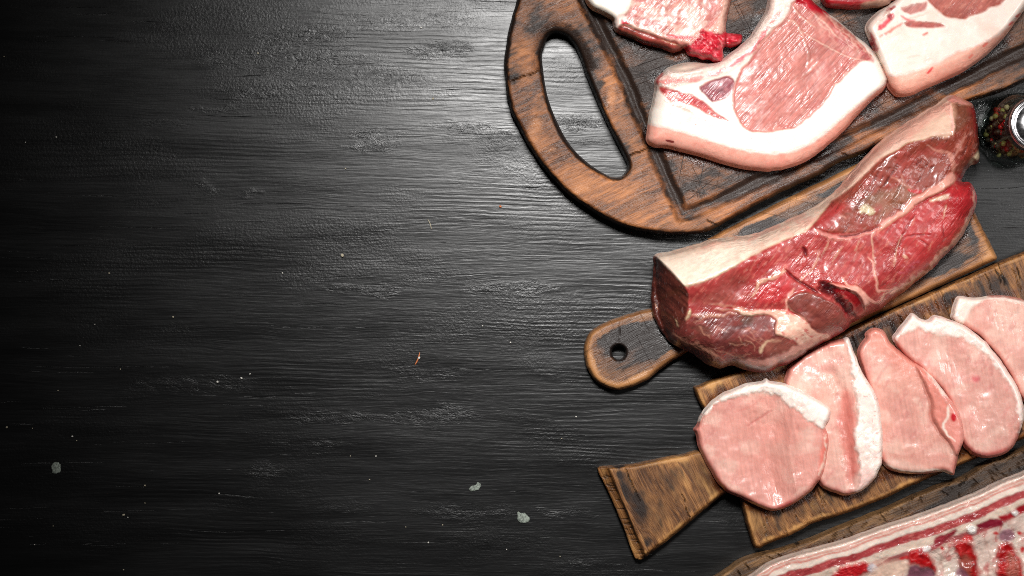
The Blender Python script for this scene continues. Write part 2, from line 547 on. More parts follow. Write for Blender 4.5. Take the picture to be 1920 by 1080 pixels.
    c = b.ramp(tone, [(0.3, (0.003, 0.003, 0.0032)), (0.5, (0.006, 0.006, 0.0062)), (0.72, (0.013, 0.013, 0.0134))])
    rg = b.step(b.noise(b.mapping(0, (6, 46, 1), vec, (2, 1, 0)), 1, 6, 0.65), 0.32, 0.68, 0.29, 0.39)
    b.bsdf(Base_Color=c, Roughness=rg, Normal=nrm, Specular_IOR_Level=0.5)
    me = fast_mesh('table_top', P, q, None, None, {'flake': fl})
    me.materials.append(b.m)
    o = bpy.data.objects.new('table_top', me); COL.objects.link(o)
    tag(o, kind='structure')
table()

# ------------------------------------------------------------------ cutting boards
D_ = lambda *p: [(p[i], p[i + 1]) for i in range(0, len(p), 2)]
Z1, Z2, Z3, Z4 = 0.030, 0.019, 0.020, 0.022

def wet_edge(s, lines, w):
    a = np.zeros(len(s.U))
    for pts in lines:
        d, _ = poly_dist(s.U, s.V, np.array(pts, float), False)
        a = np.maximum(a, 1 - smooth(.25 * w, w, d + .75 * w * fbm(s.U / 26, s.V / 26, s.seed + 400, 3)))
    s.attrs['wet'] = a

def board_big():
    out = D_(985, -45, 969, 0, 954, 55, 946, 106, 947, 149, 956, 200, 975, 243, 1005, 294, 1035, 332, 1069, 366, 1112, 396, 1158, 420, 1210, 434, 1261, 440,
             1312, 437, 1348, 424, 1385, 403, 1435, 376, 1483, 352, 1530, 330, 1572, 306, 1612, 292, 1650, 270, 1698, 250, 1740, 229, 1790, 203, 1830, 186, 1875, 174, 1920, 155, 2060, 90,
             2130, -60, 2060, -170, 1500, -190, 1120, -180, 1030, -120)
    hole = D_(1020, 88, 1027, 70, 1040, 62, 1058, 66, 1072, 78, 1085, 100, 1099, 138, 1124, 198, 1150, 253, 1172, 296, 1177, 314, 1165, 330, 1150, 332, 1137, 328,
              1103, 306, 1069, 272, 1043, 225, 1026, 178, 1018, 128, 1016, 102)
    s = Slab(out, 2.6, [hole], edge_wob=1.8, seed=11)
    U, V, D = s.U, s.V, s.D
    s.fill((140, 90, 50), 'rim')
    groove = D_(1068, -60, 1096, 0, 1130, 66, 1172, 150, 1208, 238, 1245, 325, 1278, 404)
    groove2 = D_(1278, 404, 1330, 386, 1420, 342, 1540, 286, 1640, 238, 1760, 176, 1860, 126, 1930, 90, 2060, 20)
    d1, _ = poly_dist(U, V, np.array(groove), False); d2, _ = poly_dist(U, V, np.array(groove2), False)
    dg = np.minimum(d1, d2) + 3 * fbm(U / 20, V / 20, 5, 3)
    inner = np.array(groove + groove2 + [(2060, -300), (1068, -300)])
    ins = poly_dist(U, V, inner) > 0
    s.part[ins] = s.pid('cutting_surface')
    s.part[dg < 15] = s.pid('juice_groove')
    gr = 1 - smooth(4, 17, dg)
    zz = Z1 * round_prof(D, 9, 0.5) - 0.0042 * gr - 0.0012 * ins
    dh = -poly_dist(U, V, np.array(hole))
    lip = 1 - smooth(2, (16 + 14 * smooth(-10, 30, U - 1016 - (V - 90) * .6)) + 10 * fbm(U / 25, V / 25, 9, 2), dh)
    zz -= 0.004 * (1 - smooth(0, 26, dh)) * (V < 130)
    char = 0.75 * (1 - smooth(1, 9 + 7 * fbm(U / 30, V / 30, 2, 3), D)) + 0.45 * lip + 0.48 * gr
    for (x, y, rx, ry, a) in ((1010, 40, 50, 50, .35), (1110, 120, 30, 70, .2), (1230, 170, 50, 80, .25), (1390, 70, 40, 60, .45), (1640, 60, 120, 60, .5),
                              (1180, 100, 60, 60, .25), (1250, 395, 60, 30, .15), (1480, 335, 80, 26, .45), (1570, 296, 50, 18, .55), (1700, 215, 160, 30, .32), (1850, 110, 80, 40, .5),
                              (975, 190, 26, 60, .15), (1100, 345, 70, 34, -1.0), (1210, 405, 70, 30, -.7), (985, 100, 20, 40, -.5), (1000, 262, 24, 40, -.7), (1146, 190, 16, 90, -.9), (1660, 255, 60, 10, -.8), (1350, 395, 40, 14, -.5), (1800, 180, 60, 14, -.6), (1060, 10, 30, 30, -.3), (1190, 300, 30, 40, -.15), (1640, 215, 90, 12, -.1), (1010, 250, 24, 40, -.25)):
        char += a * np.exp(-(((U - x) / rx) ** 2 + ((V - y) / ry) ** 2))
    char = char + 0.24 * ins + 0.28 + .35 * fbm((U + .45 * V) / 60, (V - .45 * U) / 26, 77, 3)
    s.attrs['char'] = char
    s.attrs['cut'] = ins * smooth(14, 30, dg)
    s.attrs['crack'] = np.zeros(len(U))
    def crack(pts, w=2.2):
        a = s.stroke(pts, w, None, 1.0, wob=2, k=5)
        s.attrs['crack'] = np.maximum(s.attrs['crack'], a)
    crack(D_(1178, 292, 1200, 284, 1225, 276)); crack(D_(955, 152, 985, 142, 1012, 132), 1.6)
    crack(D_(1568, 312, 1590, 296, 1620, 286, 1640, 270), 4); crack(D_(1578, 288, 1600, 296, 1612, 306), 3); crack(D_(1325, 412, 1340, 420, 1352, 424), 2.4)
    crack(D_(1480, 356, 1530, 334, 1580, 306, 1618, 290), 5)
    wet_edge(s, [D_(1213, 255, 1256, 278, 1300, 290, 1351, 306, 1400, 317, 1436, 321, 1473, 317, 1546, 279, 1600, 226, 1660, 170), D_(1152, 55, 1206, 82, 1262, 98, 1350, 118, 1392, 80), D_(1660, 160, 1690, 182, 1751, 160, 1832, 118, 1889, 64), D_(1231, 148, 1300, 116, 1379, 92, 1430, 40)], 17)
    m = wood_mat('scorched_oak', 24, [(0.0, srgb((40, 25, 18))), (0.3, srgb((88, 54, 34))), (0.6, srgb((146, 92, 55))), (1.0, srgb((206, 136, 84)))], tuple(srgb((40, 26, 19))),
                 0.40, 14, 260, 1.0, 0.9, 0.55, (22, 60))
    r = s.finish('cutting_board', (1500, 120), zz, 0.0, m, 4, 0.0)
    tag(r, 'big rounded dark wooden board with slot handle and juice groove, under the bone-in chops', 'cutting board', 'wooden boards')

def board_round_handle():
    out = D_(1328, 452, 1336, 444, 1410, 405, 1500, 360, 1640, 291, 1765, 228, 1782, 232, 1800, 330, 1828, 398, 1848, 438, 1868, 478, 1867, 487, 1858, 491, 1800, 519, 1700, 565, 1625, 598, 1540, 642, 1450, 684, 1437, 682,
             1424, 664, 1405, 650, 1360, 645, 1325, 648, 1295, 657, 1263, 675, 1240, 691, 1217, 710, 1190, 723, 1160, 731, 1140, 728, 1119, 716, 1105, 698, 1097, 673, 1096, 648, 1105, 625, 1126, 609, 1160, 595, 1195, 584,
             1224, 577, 1260, 566, 1310, 545, 1336, 522, 1342, 500)
    hole = [(1160 + 12.5 * math.cos(t), 661 + 12.5 * math.sin(t)) for t in np.linspace(0, 2 * math.pi, 14, endpoint=False)]
    s = Slab(out, 2.4, [hole], edge_wob=1.2, seed=23)
    U, V, D = s.U, s.V, s.D
    s.fill((150, 100, 60), 'blade')
    s.part[(U < 1330) & (V > 500)] = s.pid('handle')
    dh = np.hypot(U - 1160, V - 661) - 12.5
    zz = Z2 * round_prof(D, np.where(dh < 14, 4, 9), 0.5)
    D = np.where(dh < 36, np.maximum(D, poly_dist(U, V, spline(out, True, 4))), D)
    char = 1.15 * smooth(9, 24, D + 6 * fbm(U / 18, V / 18, 6, 3)) - 0.5
    char += 0.25 * (1 - smooth(0, 10, dh))
    for (x, y, rx, ry, a) in ((1215, 625, 60, 50, .5), (1140, 640, 26, 26, .35), (1400, 430, 50, 18, .6), (1520, 365, 120, 22, .25), (1830, 430, 22, 22, .5), (1770, 510, 50, 24, .55),
                              (1180, 700, 40, 18, -.35), (1110, 690, 20, 30, -.45), (1700, 555, 80, 8, -.4), (1600, 318, 60, 10, -.5), (1500, 372, 60, 6, -.6), (1850, 478, 14, 12, -.5)):
        char += a * np.exp(-(((U - x) / rx) ** 2 + ((V - y) / ry) ** 2))
    s.attrs['char'] = char
    s.attrs['cut'] = np.ones(len(U)) * 0.5
    s.attrs['crack'] = s.stroke(D_(1160, 645, 1161, 610), 1.2, None, 1.0) * 0.6
    wet_edge(s, [D_(1226, 560, 1242, 616, 1270, 648, 1305, 664), D_(1832, 372, 1800, 450, 1725, 522, 1625, 592)], 15)
    m = wood_mat('worn_board_wood', 27, [(0.0, srgb((48, 29, 18))), (0.35, srgb((104, 66, 39))), (0.65, srgb((150, 100, 60))), (1.0, srgb((200, 142, 90)))], tuple(srgb((40, 31, 28))),
                 0.4, 14, 240, 1.0, 0.7, 0.4, (20, 50))
    r = s.finish('cutting_board', (1500, 520), zz, 0.0, m, 4, 0.0)
    tag(r, 'wooden paddle board with round holed handle, under the large beef cut', 'cutting board', 'wooden boards')

def board_wedge():
    body = D_(1302, 732, 1312, 722, 1340, 710, 1380, 697, 1440, 675, 1540, 640, 1625, 601, 1700, 568, 1780, 532, 1868, 494, 1920, 472, 2060, 412,
              2090, 480, 2060, 742, 1990, 790, 1920, 822, 1860, 846, 1800, 872, 1750, 893, 1700, 915, 1660, 934, 1611, 953, 1570, 968, 1526, 981, 1483, 1003, 1440, 1020, 1424, 1028, 1414, 1023, 1402, 990, 1388, 940,
              1378, 925, 1366, 922, 1350, 932, 1313, 962, 1262, 1006, 1206, 1047, 1196, 1048, 1188, 1040, 1164, 978, 1143, 928, 1123, 886, 1124, 878, 1134, 875, 1185, 870, 1249, 858, 1305, 846, 1338, 836, 1346, 828, 1330, 790)
    s = Slab(body, 2.4, edge_wob=1.6, seed=37, per=5)
    U, V, D = s.U, s.V, s.D
    s.fill((150, 105, 60), 'blade')
    side = (U - 1302) * (1026 - 732) - (V - 732) * (1417 - 1302)      # left of the shoulder line
    hd = (side < 0) & (V > 800)
    s.part[hd] = s.pid('handle')
    dend = ((U - 1123) * (1045 - 881) - (V - 881) * (1192 - 1123)) / math.hypot(164, 69)   # distance from the handle's end
    bev = np.where(hd, smooth(15, 19, dend + 1.0 * fbm(U / 12, V / 12, 2, 2)), 1)
    s.part[hd & (dend < 17)] = s.pid('end_bevel')
    zz = Z3 * round_prof(D, 7, 0.55)
    zz = np.where(hd & (dend < 22), np.minimum(zz, Z3 * (0.55 + 0.012 * np.clip(dend, 0, 30)) + Z3 * 0.5 * bev), zz)
    char = 0.2 + 0.3 * np.exp(-((dend - 34) / 16) ** 2) * hd + 0.35 * np.exp(-((dend - 16.5) / 2) ** 2) * hd - 0.5 * np.exp(-((dend - 22) / 3.5) ** 2) * hd
    char -= 0.6 * np.exp(-((D - 8) / 5) ** 2)
    char += .55 * fbm(U / 34, V / 50, 78, 3)
    for (x, y, rx, ry, a) in ((1215, 960, 40, 50, .35), (1240, 905, 30, 20, .15), (1265, 862, 70, 10, -.45), (1300, 900, 30, 40, -.1), (1640, 630, 120, 30, .35), (1850, 530, 80, 30, .2), (1330, 745, 20, 20, -.1),
                              (1690, 600, 60, 14, .1), (1560, 660, 60, 30, .3), (1420, 690, 40, 14, .2), (1480, 985, 60, 14, -.3), (1650, 910, 70, 25, .1)):
        char += a * np.exp(-(((U - x) / rx) ** 2 + ((V - y) / ry) ** 2))
    s.attrs['char'] = char
    s.attrs['cut'] = ((side > 0) | (V < 800)) * 0.3
    s.attrs['crack'] = np.zeros(len(U))
    rnd = random.Random(5)
    def crack(pts, w, a=1.0):
        s.attrs['crack'] = np.maximum(s.attrs['crack'], a * s.stroke(pts, w, None, 0.9, wob=2.5, k=rnd.randrange(50)))
    crack(D_(1172, 876, 1184, 905, 1200, 940), 1.8); crack(D_(1284, 950, 1290, 962, 1294, 972), 2); crack(D_(1278, 925, 1284, 942), 1.4)
    for i in range(26):        # splits that run across the blade, with the grain
        t = rnd.random(); x = 1560 + 360 * t; y = 640 - 170 * t + rnd.uniform(-8, 40)
        L = rnd.uniform(16, 48); crack([(x, y), (x + L * .22 + rnd.uniform(-3, 3), y + L * .5), (x + L * .38, y + L)], rnd.uniform(1.2, 3.0), rnd.uniform(.5, 1))
    for i in range(26):
        t = rnd.random(); x = 1430 + 290 * t; y = 1012 - 128 * t - rnd.uniform(2, 60)
        L = rnd.uniform(10, 34); crack([(x, y), (x + L * .3, y + L)], rnd.uniform(1.0, 1.9), rnd.uniform(.4, .9))
    for i in range(22):
        t = rnd.random(); x = 1126 + 70 * t; y = 886 + 160 * t
        s.attrs['crack'] = np.maximum(s.attrs['crack'], .8 * s.stroke([(x, y), (x + 15, y + rnd.uniform(-3, 1))], 1.0, None, .8, wob=1, k=i))
    wet_edge(s, [D_(1340, 890, 1364, 921, 1398, 938, 1449, 959, 1509, 932, 1549, 905, 1586, 930, 1641, 898, 1682, 886, 1755, 888, 1800, 850, 1845, 860, 1910, 820), D_(1310, 800, 1340, 748, 1398, 719, 1475, 702, 1526, 653, 1590, 632, 1640, 616, 1711, 588, 1790, 560, 1900, 556)], 15)
    m = wood_mat('chopping_board_wood', -64, [(0.0, srgb((40, 25, 14))), (0.35, srgb((92, 57, 30))), (0.65, srgb((150, 101, 56))), (1.0, srgb((214, 158, 94)))], tuple(srgb((38, 24, 17))),
                 0.45, 14, 260, 1.0, 0.5, 0.5, (18, 60))
    r = s.finish('cutting_board', (1600, 780), zz, 0.0, m, 4, 0.0)
    tag(r, 'wooden board with wedge-shaped handle, under the five pale meat slices', 'cutting board', 'wooden boards')

def board_corner():
    out = D_(1290, 1112, 1345, 1080, 1398, 1046, 1476, 1026, 1570, 990, 1664, 952, 1726, 924, 1807, 893, 1851, 868, 1920, 840, 2080, 765, 2160, 1000, 2100, 1260, 1500, 1300, 1330, 1290, 1280, 1180)
    s = Slab(out, 2.8, edge_wob=1.5, seed=47)
    U, V, D = s.U, s.V, s.D
    s.fill((130, 95, 60), 'blade')
    zz = Z4 * round_prof(D, 6, 0.6)
    char = 0.5 * smooth(5, 10, D + 4 * fbm(U / 22, V / 22, 7, 3)) - 0.35 + 0.6 * smooth(1640, 1840, U)
    s.attrs['char'] = char; s.attrs['cut'] = np.ones(len(U)) * 0.4
    s.attrs['crack'] = np.zeros(len(U)); rnd = random.Random(8)
    for i in range(46):
        t = rnd.random(); x = 1370 + 560 * t; y = 1060 - 228 * t + rnd.uniform(4, 34)
        L = rnd.uniform(10, 30); a = rnd.choice((1.0, 1.2, -0.7, 0.5, 2.4, -0.4))
        s.attrs['crack'] = np.maximum(s.attrs['crack'], rnd.uniform(.5, 1) * s.stroke([(x, y), (x + L * math.cos(a), y + L * math.sin(a))], rnd.uniform(1.0, 2.2), None, .9, wob=2, k=i))
    wet_edge(s, [D_(1414, 1078, 1492, 1038, 1601, 1007, 1711, 969, 1820, 929, 1920, 885)], 10)
    m = wood_mat('weathered_board_wood', 23, [(0.0, srgb((36, 25, 16))), (0.35, srgb((76, 53, 33))), (0.65, srgb((120, 87, 54))), (1.0, srgb((184, 138, 88)))], tuple(srgb((40, 29, 22))),
                 0.5, 12, 260, 1.0, 0.4, 0.7, (20, 60))
    r = s.finish('cutting_board', (1700, 1120), zz, 0.0, m, 3, 0.0)
    tag(r, 'weathered knife-scored board at the bottom edge, under the rib slab', 'cutting board', 'wooden boards')

board_big(); board_round_handle(); board_wedge(); board_corner()

# ------------------------------------------------------------------ meat
FAT = meat_mat('pork_fat', 0.3, 0.36, 0, 0.15, 20, 0.06, 0.25, 190, 0.15, gain=(.88, .855, .83))
RIND = meat_mat('pork_rind', 0.3, 0.42, 0, 0.2, 20, 0.12, 0.15, 260, 0.2)
LEAN = meat_mat('pork_lean', 0.34, 0.40, 0.0, 1.4, 48, 0.26, 0.22, 300, 0.06, spec=.38, gain=(.71, .63, .58), lumpy=.32)
BONE = meat_mat('cut_bone', 0.7, 0.4, 0, 0.3, 10, 0.3, 0.2, 420, 0.05, gain=(.88, .8, .8))
BEEF = meat_mat('beef_lean', 0.55, 0.40, 0.1, 1.2, 50, 0.26, 0.3, 330, 0.04, gain=(.70, .82, .68), lumpy=.5)
BFAT = meat_mat('beef_fat', 0.6, 0.36, 0, 0.4, 28, 0.16, 0.3, 210, 0.1, gain=(.92, .90, .88))
LOIN = meat_mat('loin_lean', 0.34, 0.35, 0.0, 1.1, 100, 0.13, 0.45, 260, 0.12, gain=(.86, .92, .87), lumpy=.42)
LFAT = meat_mat('loin_fat', 0.55, 0.36, 0, 0.35, 60, 0.12, 0.3, 210, 0.2, gain=(.93, .92, .91))
RIB = meat_mat('rib_meat', 0.6, 0.28, 0.1, 0.5, 24, 0.2, 0.5, 280, 0.08, gain=(.92, .88, .86))
PORK = {'fat_cap': FAT, 'rind': RIND, 'lean_meat': LEAN, 'rib_bone': BONE, 'back_bone': BONE, 'side_muscle': LEAN}

def rough_h(s, a=0.0009, sc=44, k=0):
    return a * fbm(s.U / sc, s.V / sc, s.seed + 300 + k, 4)

def chop_main():
    out = D_(1426, 40, 1439, 17, 1443, -6, 1460, -18, 1490, -20, 1515, -8, 1530, 8, 1557, 28, 1578, 44, 1599, 63, 1628, 85, 1648, 112, 1660, 136, 1664, 152, 1656, 168, 1634, 188, 1609, 214, 1580, 246, 1546, 277,
             1511, 301, 1473, 315, 1436, 319, 1395, 315, 1351, 304, 1300, 288, 1256, 278, 1224, 273, 1214, 263, 1214, 249, 1218, 220, 1224, 189, 1229, 164, 1231, 148, 1244, 136, 1252, 128, 1275, 120, 1300, 117, 1330, 120, 1348, 115, 1379, 94, 1407, 69)
    s = Slab(out, 2.0, edge_wob=1.2, seed=51)
    U, V, D = s.U, s.V, s.D
    s.fill((252, 242, 232), 'fat_cap')
    s.noise((250, 226, 214), 40, 26, 0.0, 0.7, 0.5)
    # pink rind along the lower rim
    rl = D_(1200, 229, 1218, 233, 1256, 241, 1300, 253, 1348, 268, 1395, 281, 1436, 287, 1473, 286, 1511, 273, 1546, 251, 1584, 217, 1617, 189, 1650, 165, 1680, 140)
    rindpoly = rl + D_(1700, 200, 1600, 300, 1450, 360, 1250, 320, 1180, 290)
    a = s.region(rindpoly, (230, 164, 146), 4, 'rind', -0.001, 2, sm=False)
    s.noise((226, 140, 124), 22, 14, -0.1, 0.6, 0.6, 15, a, 3)
    s.stroke(D_(1218, 268, 1256, 274, 1300, 284, 1351, 299, 1400, 311, 1440, 314, 1480, 309, 1530, 288, 1580, 243, 1630, 188), 8, (222, 138, 122), 5, amt=.5)
    s.stroke(rl[1:-1], 3, (255, 246, 238), 3, dh=0.0004, amt=.7)
    s.region(D_(1248, 262, 1263, 264, 1262, 268, 1250, 266), (120, 30, 30), 1, wob=1)
    # loin eye
    eye = D_(1486, 4, 1520, 8, 1548, 26, 1584, 53, 1612, 80, 1634, 104, 1628, 112, 1612, 118, 1594, 132, 1567, 162, 1541, 196, 1514, 223, 1483, 241, 1442, 248, 1404, 244, 1388, 230, 1377, 205, 1374, 179, 1379, 157, 1390, 132, 1408, 108, 1424, 82, 1448, 56, 1474, 34)
    e = s.region(eye, (214, 134, 126), 3, 'lean_meat', -0.0012, 3)
    s.noise((196, 102, 98), 30, 22, -0.2, 0.5, 0.6, 0, e, 5)
    s.noise((232, 164, 154), 15, 9, 0.05, 0.5, 0.6, 40, e, 6)
    s.noise((186, 92, 88), 10, 30, 0.15, 0.6, 0.5, 45, e, 7)
    # membranes
    for p, w in ((D_(1470, 36, 1492, 44, 1505, 66, 1516, 100, 1515, 128), 3.4), (D_(1500, 56, 1530, 76, 1560, 92, 1590, 106, 1620, 112), 3.2), (D_(1520, 22, 1548, 44, 1566, 66, 1600, 92), 3),
                 (D_(1560, 36, 1580, 62, 1604, 84), 3), (D_(1534, 116, 1516, 134, 1504, 144), 3.2), (D_(1526, 110, 1512, 126), 2), (D_(1488, 160, 1506, 146), 1.8), (D_(1486, 12, 1504, 34, 1530, 52), 2.6)):
        s.stroke(p, w, (240, 196, 182), 1.4, dh=0.0004, amt=.75)
    for i in range(6):
        pass
    s.stroke(D_(1508, 70, 1516, 100, 1512, 128, 1500, 150), 10, (184, 96, 92), 6, dh=-.0004, amt=.5)
    s.region(D_(1488, -14, 1512, -10, 1540, 8, 1556, 26, 1536, 26, 1512, 14, 1494, 8), (188, 28, 44), 5, 'back_bone', 0.0004, 5)
    for x, y in ((1566, 44), (1590, 66), (1612, 84), (1628, 104), (1580, 74)):
        s.region([(x - 12, y - 8), (x + 10, y + 6), (x + 6, y + 12), (x - 12, y)], (190, 78, 82), 4, wob=5, amt=.7, k=x)
    for p in (D_(1545, 24, 1574, 56, 1592, 90), D_(1556, 30, 1600, 72, 1640, 110), D_(1530, 30, 1560, 70), D_(1590, 60, 1612, 100)):
        s.stroke(p, 3, (236, 190, 178), 1.5, wob=6, amt=.7)
    # rib-bone side along the hollow upper-left edge
    bone = D_(1446, -10, 1484, -14, 1480, 14, 1464, 38, 1440, 64, 1420, 88, 1396, 116, 1366, 136, 1330, 146, 1296, 156, 1250, 166, 1228, 168, 1230, 146, 1244, 134, 1300, 130, 1345, 120, 1379, 96, 1407, 70, 1428, 42)
    s.region(bone, (246, 226, 212), 3, 'rib_bone', 0.0006, 2)
    for p, w, c in ((D_(1464, 20, 1454, 34, 1442, 46), 7, (226, 128, 122)), (D_(1440, 52, 1424, 76, 1406, 98, 1392, 108), 8, (214, 92, 100)), (D_(1396, 104, 1382, 116, 1364, 126), 7, (206, 74, 92)),
                    (D_(1362, 126, 1346, 136, 1326, 142), 6, (212, 92, 100)), (D_(1236, 154, 1268, 152, 1300, 150, 1320, 144), 9, (232, 130, 122)), (D_(1240, 146, 1280, 144, 1330, 134), 3, (248, 190, 176)),
                    (D_(1236, 160, 1232, 150, 1242, 138), 6, (212, 38, 50)), (D_(1420, 98, 1406, 122, 1386, 140), 6, (216, 110, 108)), (D_(1376, 138, 1350, 150, 1320, 158), 4, (228, 150, 140))):
        s.stroke(p, w, c, 2.5, wob=3, amt=.85)
    s.stroke(D_(1442, 8, 1428, 44, 1407, 72, 1379, 98, 1350, 118), 7, (252, 240, 226), 2, dh=.0006, part='rib_bone')
    s.region(D_(1252, 128, 1275, 119, 1300, 117, 1330, 121, 1310, 128, 1270, 135), (228, 206, 190), 3, 'fat_cap', -0.006, 1)
    # small muscles
    o = s.region(D_(1311, 166, 1320, 158, 1334, 150, 1352, 146, 1366, 144, 1377, 149, 1375, 166, 1366, 180, 1352, 188, 1336, 191, 1326, 181), (158, 66, 82), 2.5, 'side_muscle', -.0006, 2)
    s.noise((126, 40, 60), 14, 10, -.1, .5, .7, 0, o, 9); s.noise((206, 120, 128), 8, 5, .2, .6, .6, 20, o, 10)
    r = s.region(D_(1236, 162, 1254, 166, 1270, 170, 1302, 180, 1326, 195, 1344, 212, 1367, 227, 1340, 218, 1316, 208, 1290, 196, 1262, 190, 1244, 178), (212, 84, 86), 3, 'side_muscle', -.0004, 3)
    s.noise((188, 40, 52), 16, 8, 0, .5, .7, -25, r, 12); s.noise((240, 170, 160), 24, 5, .15, .5, .7, -25, r, 13)
    s.stroke(D_(1247, 190, 1270, 198, 1297, 211), 5, (236, 176, 160), 3, amt=.8)
    s.stroke(D_(1258, 196, 1280, 204), 2, (206, 96, 92), 1.5, amt=.7)
    for x, y in ((1304, 234), (1322, 226), (1330, 244), (1314, 206), (1379, 183), (1408, 258)):
        s.region([(x - 2, y - 1.5), (x + 2, y - 1), (x + 1, y + 2)], (214, 120, 112), 1.2, wob=1)
    T = 0.027
    rr = 15 + 20 * smooth(150, 260, V + (1460 - U) * 0.12)
    z = Z1 - 0.0012 + T * round_prof(D, rr, 0.36) + s.h + rough_h(s, .0009, 46) + rough_h(s, .00012, 10, 4) * e
    z += 0.002 * smooth(1300, 1450, U)
    r = s.finish('pork_chop', (1440, 170), z, Z1 - 0.0015, PORK, 5, 0.0008)
    tag(r, 'whole raw pork chop with thick curved white fat rim and oval purple muscle', 'pork chop', 'pork chops on the big board')

def chop_left():
    out = D_(1093, -60, 1096, -14, 1100, 2, 1111, 16, 1126, 23, 1140, 30, 1150, 38, 1152, 54, 1160, 61, 1174, 66, 1206, 80, 1237, 88, 1262, 96, 1275, 94, 1284, 89, 1294, 101, 1312, 106, 1330, 110, 1345, 115, 1353, 117, 1357, 106, 1357, 87, 1374, 86, 1389, 79, 1392, 66, 1376, 63, 1361, 60,
             1363, 32, 1370, 0, 1372, -60, 1300, -120, 1160, -120)
    s = Slab(out, 2.0, edge_wob=1.5, seed=61)
    U, V, D = s.U, s.V, s.D
    s.fill((222, 140, 130), 'lean_meat')
    s.noise((242, 196, 184), 60, 12, -.1, .5, .8, -14, None, 1); s.noise((200, 92, 90), 40, 8, .1, .5, .7, -14, None, 2); s.noise((252, 232, 222), 20, 14, .2, .6, .8, 30, None, 3)
    for p, w, c in ((D_(1180, 30, 1220, 40, 1260, 56), 4, (190, 98, 86)), (D_(1196, 26, 1240, 34, 1290, 40), 4, (246, 214, 202)), (D_(1160, 40, 1210, 54, 1260, 70), 4, (248, 214, 200)), (D_(1310, 56, 1320, 20, 1326, -20), 6, (246, 204, 196)),
                    (D_(1330, 50, 1340, 20, 1344, -20), 4, (216, 110, 104)), (D_(1346, 50, 1356, 10, 1360, -20), 6, (240, 170, 158)), (D_(1290, 40, 1304, 10, 1310, -20), 8, (250, 226, 218)), (D_(1320, 60, 1332, 30, 1338, 0), 3, (206, 90, 90)),
                    (D_(1220, 62, 1246, 66, 1262, 70), 3, (170, 90, 76))):
        s.stroke(p, w, c, 2.5, wob=4, amt=.75)
    s.region(D_(1262, 62, 1280, 54, 1300, 50, 1298, 64, 1284, 68, 1262, 70), (255, 244, 236), 4, wob=5)
    s.region(D_(1286, 26, 1306, 22, 1312, 40, 1296, 44), (250, 232, 226), 5, wob=6, amt=.8)
    s.region(D_(1364, -10, 1358, 58, 1340, 62, 1322, 56, 1340, 50, 1350, 30, 1356, 0), (246, 200, 186), 4, wob=3)
    s.region(D_(1080, -140, 1184, -140, 1186, -20, 1182, 10, 1172, 26, 1160, 30, 1152, 38, 1140, 40, 1090, 20), (250, 240, 228), 4, 'fat_cap', 0.0008, 3)
    s.stroke(D_(1094, -30, 1098, 4, 1112, 20, 1140, 34, 1152, 42), 9, (232, 202, 176), 4, amt=.8, part='rind')
    s.region(D_(1152, 38, 1160, 28, 1172, 30, 1176, 38, 1170, 44, 1160, 60, 1150, 54), (248, 226, 216), 3, 'fat_cap', wob=2)
    s.region(D_(1164, 38, 1176, 40, 1178, 46, 1166, 46), (224, 50, 70), 2.5, wob=2)
    d = s.region(D_(1166, 46, 1200, 58, 1240, 70, 1276, 84, 1284, 92, 1262, 100, 1230, 92, 1190, 78, 1158, 62), (172, 86, 76), 3, 'side_muscle', -.003, 4)
    s.noise((196, 74, 72), 30, 6, -.2, .4, .8, -18, d, 7); s.noise((206, 160, 128), 36, 4, .15, .4, .7, -18, d, 8); s.noise((84, 40, 32), 30, 5, .2, .5, .8, -18, d, 9)
    s.stroke(D_(1172, 46, 1210, 58, 1250, 68, 1290, 80), 3.5, (244, 206, 190), 1.5, wob=2)
    s.stroke(D_(1250, 68, 1275, 70, 1300, 72), 7, (224, 96, 100), 3, wob=3, part='back_bone')
    b = s.region(D_(1286, 92, 1296, 82, 1308, 72, 1312, 60, 1320, 52, 1330, 60, 1350, 62, 1394, 60, 1394, 82, 1372, 92, 1360, 90, 1358, 120, 1330, 114, 1300, 106), (206, 34, 54), 2.5, 'back_bone', 0.001, 6, sc=9)
    s.noise((244, 104, 116), 9, 8, 0, .45, .8, 0, b, 4); s.noise((160, 8, 26), 14, 12, .15, .5, .7, 0, b, 5)
    s.stroke(D_(1348, 70, 1354, 88, 1357, 112), 2.4, (246, 150, 150), 1, dh=.0008)
    s.stroke(D_(1362, 66, 1360, 80, 1362, 92), 4, (150, 6, 20), 2, dh=-.001)
    s.stroke(D_(1314, 98, 1336, 76), 2, (245, 140, 140), 1.2)
    T = 0.026
    z = Z1 - 0.0012 + T * round_prof(D, 12, 0.4) + s.h + rough_h(s, .0006, 20) + .0045 * b * fbm(U / 11, V / 11, 3, 4) - .004 * b * smooth(1320, 1390, U)
    r = s.finish('pork_chop', (1240, 10), z, Z1 - 0.0015, PORK, 5, 0.0005)
    tag(r, 'streaky raw pork chop with bright red splintered bone end, near the slot handle', 'pork chop', 'pork chops on the big board')

